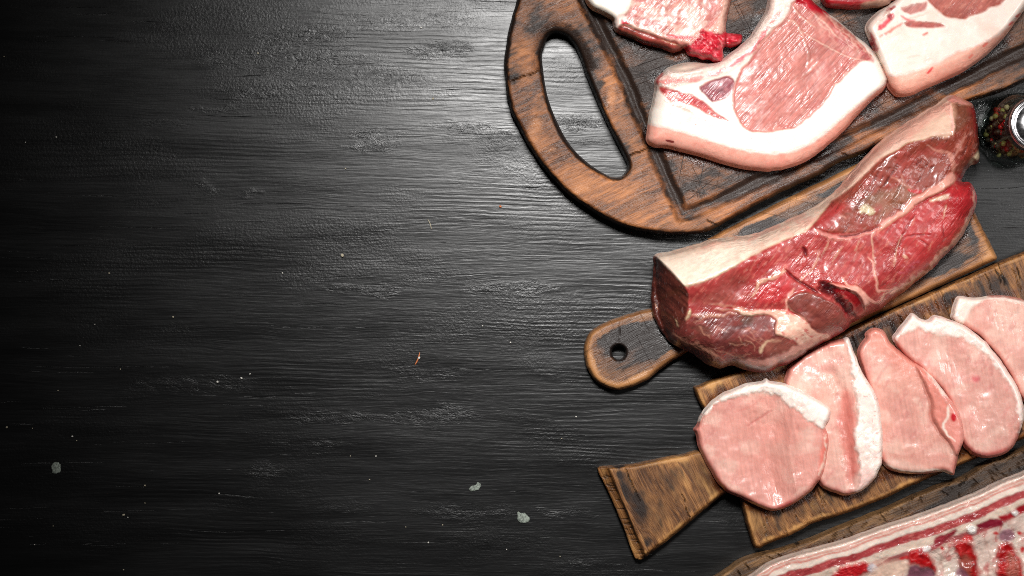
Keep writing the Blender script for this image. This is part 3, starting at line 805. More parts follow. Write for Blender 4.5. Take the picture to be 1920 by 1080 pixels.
def chop_right():
    out = D_(1625, 54, 1630, 39, 1648, 22, 1666, 8, 1684, -8, 1716, -40, 1790, -90, 1900, -110, 1985, -60, 1962, -30, 1934, 2, 1920, 19, 1905, 40, 1889, 62, 1867, 86, 1832, 116, 1795, 139, 1751, 158, 1715, 175, 1692, 180, 1680, 178, 1668, 164, 1661, 146, 1652, 124, 1647, 108, 1639, 90, 1631, 70)
    s = Slab(out, 2.0, edge_wob=1.2, seed=71)
    U, V, D = s.U, s.V, s.D
    s.fill((247, 230, 220), 'fat_cap')
    s.noise((244, 208, 194), 40, 26, -.1, .6, .6, 20)
    rl = D_(1655, 120, 1664, 141, 1681, 143, 1719, 133, 1757, 119, 1795, 98, 1842, 82, 1873, 65, 1917, 24, 1960, -20)
    a = s.region(rl + D_(1990, 0, 1900, 100, 1800, 190, 1680, 210, 1640, 170), (232, 170, 150), 4, 'rind', -.0006, 2, sm=False)
    s.noise((232, 150, 130), 24, 14, -.1, .5, .6, 20, a, 2)
    s.stroke(D_(1672, 160, 1684, 172, 1720, 166, 1770, 146, 1830, 110, 1880, 68), 9, (226, 146, 126), 6, amt=.5)
    for x, y, c in ((1745, 130, (206, 40, 40)), (1742, 134, (206, 60, 60)), (1847, 84, (222, 110, 96)), (1909, 28, (204, 40, 40)), (1895, 44, (216, 60, 60)), (1820, 106, (222, 110, 96)), (1735, 64, (214, 120, 104))):
        s.region([(x - 5, y + 2), (x + 3, y - 4), (x + 5, y - 2), (x - 2, y + 4)], c, 1.5, wob=1.5)
    e = s.region(D_(1730, -40, 1738, -6, 1748, 10, 1762, 24, 1795, 35, 1826, 28, 1858, 16, 1886, 0, 1900, -30, 1890, -90, 1780, -80), (190, 104, 92), 3, 'lean_meat', -.001, 3)
    s.noise((170, 78, 70), 26, 14, -.1, .5, .6, 30, e, 3); s.noise((222, 150, 134), 12, 6, .15, .5, .6, 30, e, 4)
    s.region(D_(1696, 44, 1706, 39, 1722, 41, 1745, 42, 1764, 44, 1772, 49, 1756, 52, 1732, 53, 1706, 51), (196, 106, 98), 2.5, 'side_muscle', -.0005, 2)
    s.stroke(D_(1702, 46, 1730, 49, 1764, 48), 3, (168, 70, 70), 2, amt=.6)
    s.region(D_(1690, 14, 1720, 6, 1738, 2, 1736, 18, 1716, 24, 1700, 24), (188, 84, 82), 3, 'side_muscle', wob=4, amt=.8)
    for p, w, c in ((D_(1646, 56, 1662, 42, 1676, 26), 10, (220, 70, 80)), (D_(1672, 36, 1664, 22, 1678, 12), 7, (150, 20, 34)), (D_(1650, 68, 1680, 52, 1694, 44), 4, (216, 130, 116)), (D_(1690, 36, 1720, 30, 1742, 22), 4, (242, 204, 190)),
                    (D_(1633, 62, 1640, 82, 1644, 96), 8, (170, 24, 36)), (D_(1640, 48, 1654, 34, 1668, 18), 6, (222, 200, 184)), (D_(1690, 30, 1700, 36, 1714, 38), 4, (226, 110, 110))):
        s.stroke(p, w, c, 2.5, wob=3, part='rib_bone' if w > 5 else None)
    s.stroke(D_(1700, 108, 1716, 104, 1728, 104), 2, (226, 180, 164), 2, amt=.6)
    T = 0.028
    rr = 14 + 22 * smooth(-12, 30, V - (143 - (U - 1680) * 0.42))
    z = Z1 - .0012 + T * round_prof(D, rr, .36) + s.h + rough_h(s)
    r = s.finish('pork_chop', (1780, 70), z, Z1 - .0015, PORK, 5, .0008)
    tag(r, 'thick white-fatted raw pork chop cropped by top right corner, above the spice jar', 'pork chop', 'pork chops on the big board')

def chop_top():
    out = D_(1534, -60, 1540, -10, 1546, 6, 1558, 12, 1580, 14, 1606, 15, 1640, 13, 1664, 10, 1676, 2, 1690, 11, 1704, 12, 1724, 6, 1738, -6, 1746, -60, 1640, -100)
    s = Slab(out, 2.0, edge_wob=1.2, seed=81)
    U, V, D = s.U, s.V, s.D
    s.fill((196, 70, 72), 'lean_meat')
    s.noise((160, 20, 36), 20, 10, -.1, .4, .8)
    s.stroke(D_(1546, 2, 1570, 9, 1610, 10), 9, (186, 24, 40), 3, wob=2)
    s.region(D_(1618, 20, 1616, 6, 1640, 0, 1666, -6, 1672, 6, 1660, 16), (190, 150, 132), 3, 'side_muscle', wob=2)
    s.region(D_(1674, 16, 1676, 0, 1700, -8, 1732, -10, 1744, 0, 1720, 14), (238, 208, 190), 3, 'fat_cap', wob=2)
    s.stroke(D_(1672, -2, 1690, -8, 1720, -12), 6, (180, 24, 36), 2)
    z = Z1 - .0012 + .026 * round_prof(D, 12, .35) + s.h + rough_h(s)
    r = s.finish('pork_chop', (1640, -30), z, Z1 - .0015, PORK, 4, .0005)
    tag(r, 'dark red pork chop edge peeking in at top between two white-fatted chops', 'pork chop', 'pork chops on the big board')

chop_main(); chop_left(); chop_right(); chop_top()

def beef():
    out = D_(1231, 481, 1252, 476, 1280, 470, 1315, 458, 1350, 450, 1385, 447, 1420, 440, 1450, 428, 1480, 415, 1525, 395, 1560, 370, 1580, 352, 1595, 334, 1625, 300, 1665, 260, 1715, 225, 1755, 200, 1772, 188, 1787, 181, 1805, 187, 1825, 197, 1831, 225, 1835, 265, 1835, 300, 1824, 306, 1812, 316, 1804, 330, 1800, 338,
             1808, 343, 1822, 347, 1832, 368, 1828, 388, 1820, 408, 1800, 446, 1782, 466, 1765, 484, 1748, 502, 1725, 520, 1700, 540, 1675, 558, 1650, 576, 1625, 590, 1600, 602, 1588, 614, 1570, 627, 1545, 640, 1520, 652, 1500, 668, 1480, 680, 1460, 686, 1440, 695, 1405, 692, 1375, 682, 1350, 688, 1330, 680, 1305, 662, 1285, 652, 1265, 641, 1252, 630, 1240, 612, 1228, 582, 1226, 550, 1228, 515, 1230, 496)
    s = Slab(out, 2.0, edge_wob=2.2, seed=91)
    U, V, D = s.U, s.V, s.D
    s.fill((186, 58, 62), 'lean_meat')
    s.noise((160, 40, 46), 60, 40, -.1, .6, .6, 0, None, 1); s.noise((206, 84, 84), 36, 26, 0, .6, .5, 0, None, 2)
    s.noise((222, 120, 112), 16, 4, .2, .55, .55, 50, None, 3)
    # upper brown muscle
    um = D_(1528, 424, 1540, 402, 1560, 380, 1600, 350, 1650, 300, 1705, 268, 1742, 258, 1783, 252, 1786, 212, 1784, 190, 1812, 184, 1836, 196, 1845, 300, 1810, 330, 1786, 326, 1764, 342, 1730, 370, 1682, 402, 1642, 426, 1602, 436, 1562, 438)
    u_ = s.region(um, (150, 58, 48), 4, 'upper_muscle', .001, 3, sm=True)
    s.noise((122, 64, 54), 40, 26, 0, .5, .5, 0, u_, 5); s.noise((176, 66, 66), 26, 18, 0, .5, .6, 0, u_, 6)
    s.region(D_(1530, 424, 1540, 402, 1562, 384, 1580, 390, 1560, 420, 1545, 432), (184, 52, 58), 8, wob=6, amt=.8)
    s.noise((96, 30, 28), 30, 3, .3, .5, .8, 62, u_, 7, dh=-.0008)
    for p, w in ((D_(1738, 272, 1756, 282, 1776, 286, 1790, 296), 5), (D_(1778, 290, 1788, 306, 1786, 322), 8), (D_(1670, 330, 1692, 344, 1710, 356, 1716, 360), 4), (D_(1690, 328, 1696, 342), 3), (D_(1790, 290, 1804, 268, 1808, 248), 4), (D_(1574, 402, 1586, 410), 3)):
        s.stroke(p, w, (206, 124, 116), 2, wob=3, amt=.8)
    s.noise((206, 120, 116), 12, 5, .12, .5, .7, 40, s.region_mask(D_(1786, 250, 1830, 220, 1840, 310, 1800, 330, 1790, 300), 6), 8)
    s.region(D_(1786, 196, 1808, 190, 1818, 216, 1808, 240, 1788, 246), (120, 70, 56), 6, wob=5, amt=.7)
    s.stroke(D_(1826, 200, 1830, 230, 1834, 262), 9, (168, 32, 38), 4)
    s.region(D_(1824, 306, 1836, 296, 1836, 280, 1828, 290, 1816, 306), (224, 184, 164), 3, 'fat_seam', wob=2)
    a = s.region(D_(1614, 390, 1622, 382, 1634, 386, 1640, 398, 1630, 402, 1622, 398, 1616, 402), (222, 186, 164), 2.5, 'fat_seam', .0006, 4)
    s.region(D_(1616, 380, 1650, 360, 1700, 350, 1716, 362, 1700, 380, 1660, 406, 1640, 420, 1650, 392), (142, 92, 72), 8, wob=8, amt=.6)
    # brighter right lobe
    r_ = s.region(D_(1640, 440, 1690, 410, 1740, 372, 1800, 345, 1826, 345, 1836, 372, 1800, 450, 1740, 500, 1700, 470), (196, 52, 58), 12, wob=8, amt=.7)
    s.region(D_(1778, 362, 1796, 346, 1824, 346, 1828, 380, 1806, 410, 1790, 390), (184, 30, 42), 8, wob=6, amt=.8)
    # seam between the two muscles
    s.stroke(D_(1528, 430, 1545, 440, 1570, 446, 1600, 442, 1640, 430, 1668, 414, 1690, 398), 9, (220, 150, 140), 3, wob=3, amt=.75, part='fat_seam')
    s.stroke(D_(1570, 444, 1600, 442, 1630, 432, 1650, 424), 3.5, (96, 18, 26), 1.5, dh=-.002)
    s.region(D_(1650, 424, 1690, 396, 1710, 372, 1730, 362, 1760, 344, 1784, 324, 1788, 340, 1766, 358, 1740, 370, 1710, 390, 1680, 412, 1655, 428), (228, 162, 146), 3, 'fat_seam', .0012, 3)
    s.stroke(D_(1704, 356, 1716, 360, 1728, 360), 6, (200, 16, 30), 2)
    s.stroke(D_(1716, 386, 1740, 374, 1770, 360, 1784, 350), 4, (170, 20, 34), 2, dh=-.0015)
    s.region(D_(1744, 374, 1776, 364, 1776, 372, 1748, 378), (228, 170, 156), 2, wob=2)
    # fat cap wrapping over the far edge
    cap = D_(1225, 476, 1280, 535, 1290, 536, 1322, 528, 1366, 505, 1420, 474, 1470, 450, 1510, 434, 1530, 414, 1560, 376, 1600, 346, 1650, 297, 1702, 268, 1742, 257, 1782, 251, 1786, 212, 1782, 190, 1790, 176, 1750, 180, 1650, 250, 1580, 330, 1500, 390, 1400, 430, 1300, 440)
    c_ = s.region(cap, (232, 202, 182), 2.5, 'fat_cap', .0008, 1.5, sm=False)
    s.noise((244, 226, 210), 40, 14, -.1, .5, .7, 25, c_, 9); s.noise((222, 162, 146), 34, 10, .05, .5, .7, 25, c_, 10); s.noise((236, 176, 160), 12, 8, .25, .55, .5, 0, c_, 11)
    s.region(D_(1236, 484, 1282, 534, 1320, 524, 1366, 500, 1420, 470, 1400, 462, 1340, 470, 1280, 478), (240, 226, 208), 10, wob=8, amt=.6)
    cf = s.region(D_(1560, 376, 1600, 346, 1650, 297, 1702, 268, 1742, 257, 1782, 251, 1780, 190, 1660, 258, 1590, 332), (224, 158, 142), 6, wob=3, amt=.6)
    s.stroke(D_(1560, 374, 1600, 343, 1650, 293, 1702, 262), 5, (242, 212, 192), 3, amt=.8)
    s.region(D_(1706, 262, 1740, 232, 1766, 214, 1780, 220, 1782, 250, 1742, 256), (216, 184, 162), 5, wob=4, amt=.8)
    s.stroke(D_(1785, 190, 1783, 214, 1788, 230, 1784, 252), 5, (232, 178, 164), 2, dh=.001, wob=4, part='fat_cap')
    s.region(D_(1775, 186, 1788, 180, 1812, 188, 1828, 198, 1810, 196, 1790, 194), (224, 150, 138), 3, 'fat_cap', wob=2)
    # cut end (near-left face)
    ce = s.region(D_(1222, 474, 1232, 482, 1284, 538, 1291, 552, 1290, 575, 1284, 596, 1288, 612, 1276, 640, 1262, 660, 1200, 600, 1210, 480), (132, 58, 52), 2.5, 'cut_end', 0, 2, sm=False)
    s.noise((72, 26, 26), 7, 40, -.1, .4, .8, 52, ce, 12); s.noise((142, 66, 58), 5, 30, .1, .5, .7, 52, ce, 13)
    s.region(D_(1224, 490, 1238, 500, 1250, 560, 1262, 610, 1262, 650, 1215, 590), (70, 28, 26), 10, wob=6, amt=.5)
    s.stroke(D_(1228, 568, 1234, 580), 2.5, (206, 130, 110), 1); s.stroke(D_(1266, 598, 1270, 608, 1272, 614), 3.5, (226, 176, 150), 1.2, dh=.001, part='fat_seam')
    s.stroke(D_(1294, 580, 1292, 592, 1284, 602), 6, (232, 190, 164), 1.4, dh=.0015, part='fat_seam')
    s.stroke(D_(1232, 482, 1258, 506, 1284, 536), 3, (238, 214, 196), 1.2, dh=.0008)
    # dusky lower left end
    ll = s.region(D_(1286, 600, 1330, 588, 1380, 586, 1430, 588, 1460, 605, 1480, 625, 1470, 655, 1500, 640, 1540, 640, 1490, 690, 1400, 705, 1320, 690, 1262, 640), (138, 56, 56), 10, 'lower_muscle', 0, 6)
    s.noise((92, 34, 34), 34, 18, -.1, .45, .8, 0, ll, 14); s.noise((176, 80, 78), 26, 12, .1, .5, .6, 30, ll, 15); s.noise((110, 70, 60), 40, 20, .1, .5, .5, 0, ll, 16)
    s.region(D_(1296, 566, 1330, 540, 1380, 516, 1400, 530, 1370, 560, 1330, 572), (142, 60, 58), 14, wob=10, amt=.7)
    s.region(D_(1330, 556, 1390, 552, 1404, 560, 1350, 568), (180, 90, 84), 8, wob=6, amt=.5)
    rnd = random.Random(3)
    for p, w in ((D_(1310, 612, 1320, 624, 1330, 632), 3), (D_(1366, 642, 1380, 648, 1400, 648), 2.6), (D_(1330, 652, 1360, 662, 1390, 668, 1410, 662), 2.6), (D_(1338, 664, 1358, 676, 1372, 684), 2.2), (D_(1384, 630, 1392, 646), 2.4),
                 (D_(1414, 656, 1412, 644, 1396, 640), 2), (D_(1300, 650, 1330, 660, 1350, 682), 3), (D_(1290, 590, 1340, 592, 1380, 588), 5), (D_(1300, 604, 1330, 594, 1360, 594), 3), (D_(1328, 570, 1360, 572, 1400, 580), 4), (D_(1340, 580, 1400, 584, 1436, 590), 4)):
        s.stroke(p, w, (206, 134, 120), 1.2, wob=4, amt=.6, dh=.0003)
    for i in range(16):
        x = rnd.uniform(1290, 1450); y = rnd.uniform(606, 676); a_ = rnd.uniform(.1, .7); L = rnd.uniform(14, 40)
        s.stroke([(x, y), (x + L * .5, y + L * .5 * a_ + rnd.uniform(-4, 4)), (x + L, y + L * a_)], rnd.uniform(1.2, 2.2), (196, 116, 104), 1.2, wob=5, amt=.5, k=i)
    for i in range(22):
        x = rnd.uniform(1500, 1770); y = rnd.uniform(420, 540)
        L = rnd.uniform(8, 22)
        s.stroke([(x, y), (x + L * .5, y - L * .9)], rnd.uniform(1.2, 2.4), (222, 136, 124), 1.2, wob=4, amt=.55, k=i)
    # cream fat patch with its branches
    fp = s.region(D_(1376, 577, 1400, 580, 1436, 581, 1462, 582, 1480, 586, 1500, 596, 1516, 608, 1526, 620, 1552, 624, 1556, 632, 1530, 644, 1508, 652, 1490, 640, 1470, 632, 1454, 622, 1458, 606, 1448, 594, 1424, 590, 1396, 588), (232, 178, 158), 2.5, 'fat_seam', .0012, 5)
    s.noise((242, 208, 186), 12, 8, 0, .5, .7, 0, fp, 17); s.noise((196, 88, 84), 9, 6, .28, .5, .8, 0, fp, 18)
    s.stroke(D_(1462, 640, 1440, 640, 1428, 652, 1424, 660), 5, (226, 174, 154), 2, wob=4, part='fat_seam')
    s.region(D_(1440, 640, 1470, 636, 1490, 646, 1470, 660, 1440, 664), (170, 90, 84), 6, wob=6, amt=.7)
    # marbling veins
    for p, w in ((D_(1410, 556, 1418, 546, 1424, 530, 1440, 524, 1456, 518, 1472, 508), 7), (D_(1472, 586, 1474, 572, 1480, 556, 1490, 540), 5), (D_(1474, 566, 1484, 580, 1500, 588, 1514, 602), 4.5), (D_(1628, 482, 1636, 494, 1640, 516, 1646, 540, 1650, 546, 1680, 542), 4.5),
                 (D_(1580, 520, 1588, 534, 1600, 540, 1618, 548, 1628, 560, 1640, 566, 1660, 562), 5.5), (D_(1640, 500, 1636, 450, 1642, 428), 2), (D_(1500, 526, 1520, 508, 1530, 490, 1536, 470), 2.2), (D_(1690, 440, 1680, 470, 1676, 500), 2.4), (D_(1774, 384, 1768, 410), 3), (D_(1692, 478, 1702, 484), 6),
                 (D_(1540, 480, 1556, 450), 2), (D_(1560, 490, 1582, 462), 2), (D_(1604, 470, 1612, 450), 2)):
        s.stroke(p, w, (230, 164, 148), 1.4, wob=3, amt=.85, dh=.0004, part='fat_seam' if w > 4 else None)
    s.region(D_(1426, 536, 1452, 524, 1474, 514, 1482, 530, 1474, 552, 1452, 566, 1424, 568, 1416, 556), (208, 44, 54), 6, wob=5, amt=.7)
    # island muscle
    im = s.region(D_(1476, 568, 1486, 556, 1502, 548, 1526, 550, 1550, 562, 1574, 576, 1590, 594, 1586, 608, 1566, 620, 1540, 622, 1524, 616, 1512, 602, 1490, 586), (146, 66, 62), 3, 'island_muscle', .002, 3)
    s.noise((118, 46, 46), 16, 8, 0, .5, .7, 20, im, 19); s.noise((180, 60, 64), 14, 14, .1, .5, .6, 0, im, 20)
    s.stroke(D_(1582, 580, 1590, 600, 1578, 616, 1545, 624), 8, (170, 28, 40), 4, amt=.8)
    # crease and torn pocket
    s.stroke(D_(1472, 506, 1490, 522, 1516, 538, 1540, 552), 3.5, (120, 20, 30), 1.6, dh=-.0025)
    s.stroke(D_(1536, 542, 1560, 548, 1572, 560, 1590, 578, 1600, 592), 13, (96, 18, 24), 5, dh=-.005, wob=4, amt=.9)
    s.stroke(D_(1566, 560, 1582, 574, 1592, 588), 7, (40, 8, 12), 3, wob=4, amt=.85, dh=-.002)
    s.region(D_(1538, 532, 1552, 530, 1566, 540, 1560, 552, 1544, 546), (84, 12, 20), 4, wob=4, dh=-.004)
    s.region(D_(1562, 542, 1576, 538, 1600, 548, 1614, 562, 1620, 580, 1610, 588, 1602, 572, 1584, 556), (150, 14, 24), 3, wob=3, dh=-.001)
    s.stroke(D_(1556, 532, 1580, 538, 1604, 546, 1618, 560, 1622, 580), 6, (228, 150, 136), 2, dh=.003, wob=2, part='fat_seam')
    s.region(D_(1586, 540, 1604, 536, 1620, 548, 1630, 566, 1622, 574, 1612, 556), (232, 166, 150), 3, 'fat_seam', .002, 3)
    s.region(D_(1505, 464, 1512, 470, 1514, 482, 1508, 476), (110, 14, 26), 2.5, wob=2, dh=-.003)
    # fringe along the lower rim
    s.stroke(D_(1264, 628, 1284, 640, 1312, 648, 1334, 660, 1356, 674), 5, (206, 130, 118), 2.5, wob=6, part='fat_seam')
    s.stroke(D_(1386, 676, 1420, 682, 1450, 677, 1478, 664, 1502, 652, 1524, 640), 13, (222, 160, 146), 3.5, wob=4, part='fat_seam')
    s.stroke(D_(1440, 693, 1460, 688, 1480, 676), 3, (190, 40, 50), 2)
    s.stroke(D_(1828, 360, 1826, 384, 1814, 412, 1798, 444, 1778, 464, 1752, 494, 1724, 516, 1690, 540, 1650, 560), 8, (228, 178, 158), 2.5, wob=7, amt=.85, part='fat_seam')
    s.stroke(D_(1790, 462, 1760, 492, 1730, 520), 5, (176, 40, 50), 3, wob=5, amt=.7)
    s.noise((206, 90, 110), 10, 7, .1, .45, .7, 0, s.region_mask(D_(1670, 520, 1700, 494, 1740, 490, 1720, 516, 1680, 536), 8), 21)
    # long fibres and slits in the big lean
    for p in (D_(1690, 444, 1702, 424, 1716, 402), D_(1686, 470, 1692, 448, 1720, 440, 1746, 440), D_(1724, 450, 1742, 460), D_(1768, 420, 1770, 446), D_(1676, 480, 1684, 452)):
        s.stroke(p, 2, (120, 22, 30), 1.2, dh=-.0012, wob=2, amt=.8)
    # shape: a thick block, its ridge at the cap's lower edge
    ridge = D_(1284, 537, 1322, 528, 1366, 505, 1420, 474, 1470, 450, 1530, 414, 1600, 346, 1650, 297, 1702, 268, 1782, 251)
    dr, _ = poly_dist(U, V, np.array(ridge), False)
    T = 0.06
    endd = poly_dist(U, V, np.array(D_(1284, 537, 1291, 552, 1290, 575, 1284, 596, 1288, 612, 1276, 640, 1262, 660, 1150, 640, 1150, 450, 1232, 482)))
    rr = 60 - 25 * smooth(1600, 1800, U)
    z = Z2 + T * round_prof(D, rr, .34) * (1 - .22 * smooth(1560, 1830, U))
    z += .006 * np.exp(-(dr / 22) ** 2)
    z -= np.where(endd > 0, np.minimum(endd * .00055, .03), 0)
    z += s.h + rough_h(s, .0028, 60) + rough_h(s, .0004, 17, 2) + rough_h(s, .00016, 7, 3)
    z -= .004 * np.exp(-(((U - 1470) / 60) ** 2 + ((V - 590) / 20) ** 2))
    z = np.maximum(z, Z2 + .012)
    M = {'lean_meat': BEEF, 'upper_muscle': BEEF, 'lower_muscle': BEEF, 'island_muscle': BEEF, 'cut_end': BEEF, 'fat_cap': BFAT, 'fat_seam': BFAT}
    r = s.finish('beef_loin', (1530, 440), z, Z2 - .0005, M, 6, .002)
    tag(r, 'long thick hunk of raw red beef with a cream fat cap', 'beef')
beef()

# five pale loin slices, each leaning on the next
LM = {'lean_meat': LOIN, 'fat_edge': LFAT, 'folded_flap': LOIN}
def slice_common(s, seed, base=(226, 164, 152)):
    s.fill(base, 'lean_meat')
    s.noise((224, 152, 144), 46, 34, -.2, .5, .7, 0, None, 1); s.noise((240, 190, 178), 36, 28, 0, .5, .6, 0, None, 2)
    s.noise((206, 120, 116), 30, 10, .3, .6, .4, 60, None, 4)
    s.put((1 - smooth(1, 13, s.D)) * .7, (206, 102, 92))  # reddish rim: light glowing through the thin edge, painted into the colour

def slice_finish(s, lab, c, u0, u1, rise, T, z0=0.0, r=9.5, f0=.42, sl=1.0):
    lean = np.clip((s.U - u0) / (u1 - u0), 0, 1.15)
    zb = Z3 + z0 + rise * lean
    z = zb + T * round_prof(s.D, r, f0) + s.h + rough_h(s, .0022, 66) + rough_h(s, .0002, 18, 2)
    o = s.finish('pork_slice', c, z, zb - .0004, LM, 4, .0008)
    tag(o, lab, 'pork slice', 'loin slices fanned on the wedge-handled board')

def slices():
    # rearmost first
    s = Slab(D_(1788, 600, 1786, 585, 1792, 566, 1797, 557, 1812, 558, 1832, 559, 1862, 555, 1890, 556, 1920, 564, 1975, 590, 2010, 640, 2010, 710, 1985, 752, 1945, 764, 1915, 745, 1895, 705, 1866, 662, 1830, 625), 2.0, edge_wob=1.2, seed=101)
    slice_common(s, 1, (236, 178, 166))
    s.region(D_(1780, 604, 1790, 548, 1850, 556, 1840, 566, 1820, 580, 1808, 600, 1800, 612), (248, 226, 214), 4, 'fat_edge', .0006, 3)
    s.stroke(D_(1840, 560, 1880, 560, 1920, 568, 1970, 592), 5, (246, 222, 210), 3, part='fat_edge')
    slice_finish(s, 'pale loin slice cropped by the right edge, rearmost of the fan', (1890, 660), 1788, 2010, .006, .012)

    s = Slab(D_(1676, 636, 1682, 622, 1694, 606, 1704, 594, 1712, 589, 1724, 597, 1732, 600, 1740, 600, 1750, 593, 1762, 594, 1788, 602, 1821, 619, 1853, 648, 1882, 684, 1906, 722, 1918, 754, 1920, 780, 1916, 800, 1906, 826, 1894, 842, 1878, 852, 1845, 858, 1821, 848, 1806, 832, 1790, 800, 1776, 745, 1735, 700, 1695, 665), 2.0, edge_wob=1.5, seed=111)
    slice_common(s, 2, (226, 162, 152))
    fe = s.region(D_(1670, 640, 1690, 600, 1712, 580, 1770, 585, 1830, 615, 1880, 672, 1924, 740, 1926, 800, 1912, 820, 1911, 780, 1898, 738, 1870, 690, 1838, 652, 1806, 634, 1772, 628, 1740, 620, 1712, 620, 1690, 630), (248, 226, 216), 4, 'fat_edge', .0008, 8, sc=14)
    s.noise((240, 196, 186), 24, 12, 0, .5, .6, -40, fe, 6)
    s.region(D_(1824, 704, 1836, 708, 1834, 716, 1826, 716), (206, 70, 84), 4, wob=4, amt=.7)
    s.region(D_(1806, 826, 1840, 850, 1890, 840, 1884, 860, 1830, 870, 1800, 850), (196, 92, 88), 5, wob=3, amt=.8)
    s.stroke(D_(1892, 790, 1896, 810, 1890, 836), 7, (224, 150, 140), 4, amt=.7)
    s.stroke(D_(1760, 640, 1800, 700, 1840, 790), 24, None, 20, dh=-.0025, wn=0)
    slice_finish(s, 'large oval loin slice with thin white fat rim, second from right edge', (1800, 730), 1676, 1920, .009, .0125)

    s = Slab(D_(1609, 664, 1615, 646, 1624, 634, 1624, 626, 1632, 618, 1643, 616, 1656, 620, 1662, 630, 1668, 642, 1682, 655, 1715, 680, 1739, 697, 1764, 726, 1792, 762, 1804, 790, 1807, 822, 1798, 850, 1790, 884, 1786, 890, 1770, 884, 1755, 885, 1723, 888, 1682, 884, 1662, 874, 1648, 850, 1640, 800, 1634, 745, 1620, 700), 2.0, edge_wob=1.2, seed=121)
    slice_common(s, 3, (226, 158, 146))
    s.region(D_(1620, 634, 1632, 612, 1660, 618, 1668, 638, 1690, 660, 1720, 684, 1738, 704, 1720, 712, 1690, 700, 1650, 664), (228, 142, 128), 8, wob=4, amt=.7)
    fl = s.region(D_(1716, 678, 1740, 694, 1800, 760, 1812, 800, 1808, 840, 1796, 856, 1778, 826, 1762, 808, 1748, 780, 1746, 750, 1734, 720), (230, 138, 126), 2.5, 'folded_flap', .0045, 1.5)
    s.stroke(D_(1732, 720, 1745, 752, 1748, 784, 1764, 812, 1788, 842), 7, (206, 120, 108), 4, dh=-.002, amt=.8)
    s.stroke(D_(1733, 690, 1752, 710, 1766, 732, 1776, 752), 9, (250, 230, 218), 3, part='fat_edge', dh=.0008)
    s.region(D_(1766, 740, 1796, 764, 1808, 800, 1800, 840, 1788, 838, 1786, 816, 1770, 800, 1780, 770), (238, 150, 140), 4, wob=3)
    s.stroke(D_(1780, 760, 1776, 782, 1768, 800, 1790, 828), 4, (252, 226, 216), 2, wob=3)
    s.region(D_(1784, 776, 1792, 778, 1790, 790, 1784, 788), (206, 34, 44), 2, wob=2)
    s.stroke(D_(1660, 872, 1700, 884, 1750, 882, 1784, 886), 5, (246, 218, 208), 3)
    s.region(D_(1655, 872, 1700, 882, 1740, 880, 1700, 866, 1668, 856), (240, 196, 184), 6, amt=.5)
    slice_finish(s, 'loin slice with a folded pink flap and small red spot, middle of the fan', (1710, 760), 1609, 1806, .011, .0125)

    s = Slab(D_(1475, 702, 1480, 690, 1492, 677, 1508, 665, 1526, 655, 1545, 646, 1564, 640, 1580, 636, 1590, 634, 1596, 646, 1602, 662, 1611, 686, 1620, 704, 1630, 720, 1645, 748, 1652, 783, 1655, 830, 1654, 864, 1648, 882, 1641, 896, 1630, 908, 1615, 920, 1600, 926, 1586, 928, 1572, 926, 1558, 920, 1540, 910, 1526, 880, 1518, 830, 1510, 785, 1490, 745, 1472, 722), 2.0, edge_wob=1.4, seed=131)
    slice_common(s, 4, (234, 176, 164))
    U, V = s.U, s.V
    s.region(D_(1578, 740, 1590, 735, 1602, 770, 1606, 830, 1608, 900, 1596, 910, 1584, 860, 1572, 800), (218, 122, 112), 8, wob=4, amt=.85)
    s.stroke(D_(1560, 700, 1576, 740, 1584, 800, 1592, 860, 1598, 905), 18, None, 14, dh=-.004, wn=0)
    s.stroke(D_(1588, 740, 1592, 800, 1598, 860, 1602, 900), 6, (200, 104, 96), 6, amt=.6)
    fe = s.region(D_(1586, 628, 1600, 640, 1640, 730, 1662, 790, 1662, 870, 1640, 905, 1608, 930, 1610, 905, 1612, 880, 1604, 840, 1606, 790, 1604, 740, 1597, 700, 1592, 660), (251, 236, 226), 3.5, 'fat_edge', .0018, 6, sc=12)
    s.noise((244, 206, 196), 14, 10, .1, .5, .5, 0, fe, 6); s.noise((216, 140, 130), 5, 4, .45, .6, .6, 0, fe, 7)
    s.region(D_(1606, 890, 1640, 880, 1634, 906, 1604, 926), (244, 196, 186), 8, amt=.7)
    slice_finish(s, 'narrow loin slice with broad white fat strip along its right side', (1560, 780), 1475, 1655, .011, .0125)

    s = Slab(D_(1306, 813, 1302, 805, 1306, 800, 1310, 792, 1314, 780, 1330, 758, 1344, 746, 1360, 736, 1380, 728, 1398, 721, 1416, 718, 1430, 716, 1436, 711, 1443, 716, 1466, 719, 1484, 725, 1500, 732, 1518, 742, 1534, 751, 1548, 759, 1557, 769, 1556, 783, 1547, 800, 1551, 815, 1553, 832, 1549, 864, 1544, 882, 1538, 896, 1526, 914, 1509, 930, 1479, 949, 1449, 957, 1424, 949, 1398, 936, 1380, 928, 1364, 921, 1350, 908, 1338, 890, 1321, 860, 1310, 836), 2.0, edge_wob=1.2, seed=141)
    slice_common(s, 5, (232, 158, 148))
    s.region(D_(1395, 780, 1440, 760, 1480, 790, 1500, 850, 1470, 930, 1430, 900, 1410, 840), (222, 146, 136), 22, wob=10, amt=.6)
    s.stroke(D_(1402, 798, 1424, 784, 1446, 770), 3, (198, 100, 96), 2.5, dh=-.0007, amt=.75)
    s.stroke(D_(1376, 772, 1408, 762, 1426, 748), 3, (206, 116, 108), 3, amt=.5)
    fe = s.region(D_(1306, 794, 1330, 745, 1390, 705, 1450, 700, 1530, 735, 1570, 768, 1550, 802, 1530, 794, 1516, 784, 1500, 770, 1478, 756, 1450, 742, 1415, 736, 1372, 744, 1340, 760, 1320, 778), (249, 232, 222), 3.5, 'fat_edge', .0014, 9, sc=14)
    s.noise((240, 202, 190), 20, 9, .05, .5, .6, -25, fe, 6)
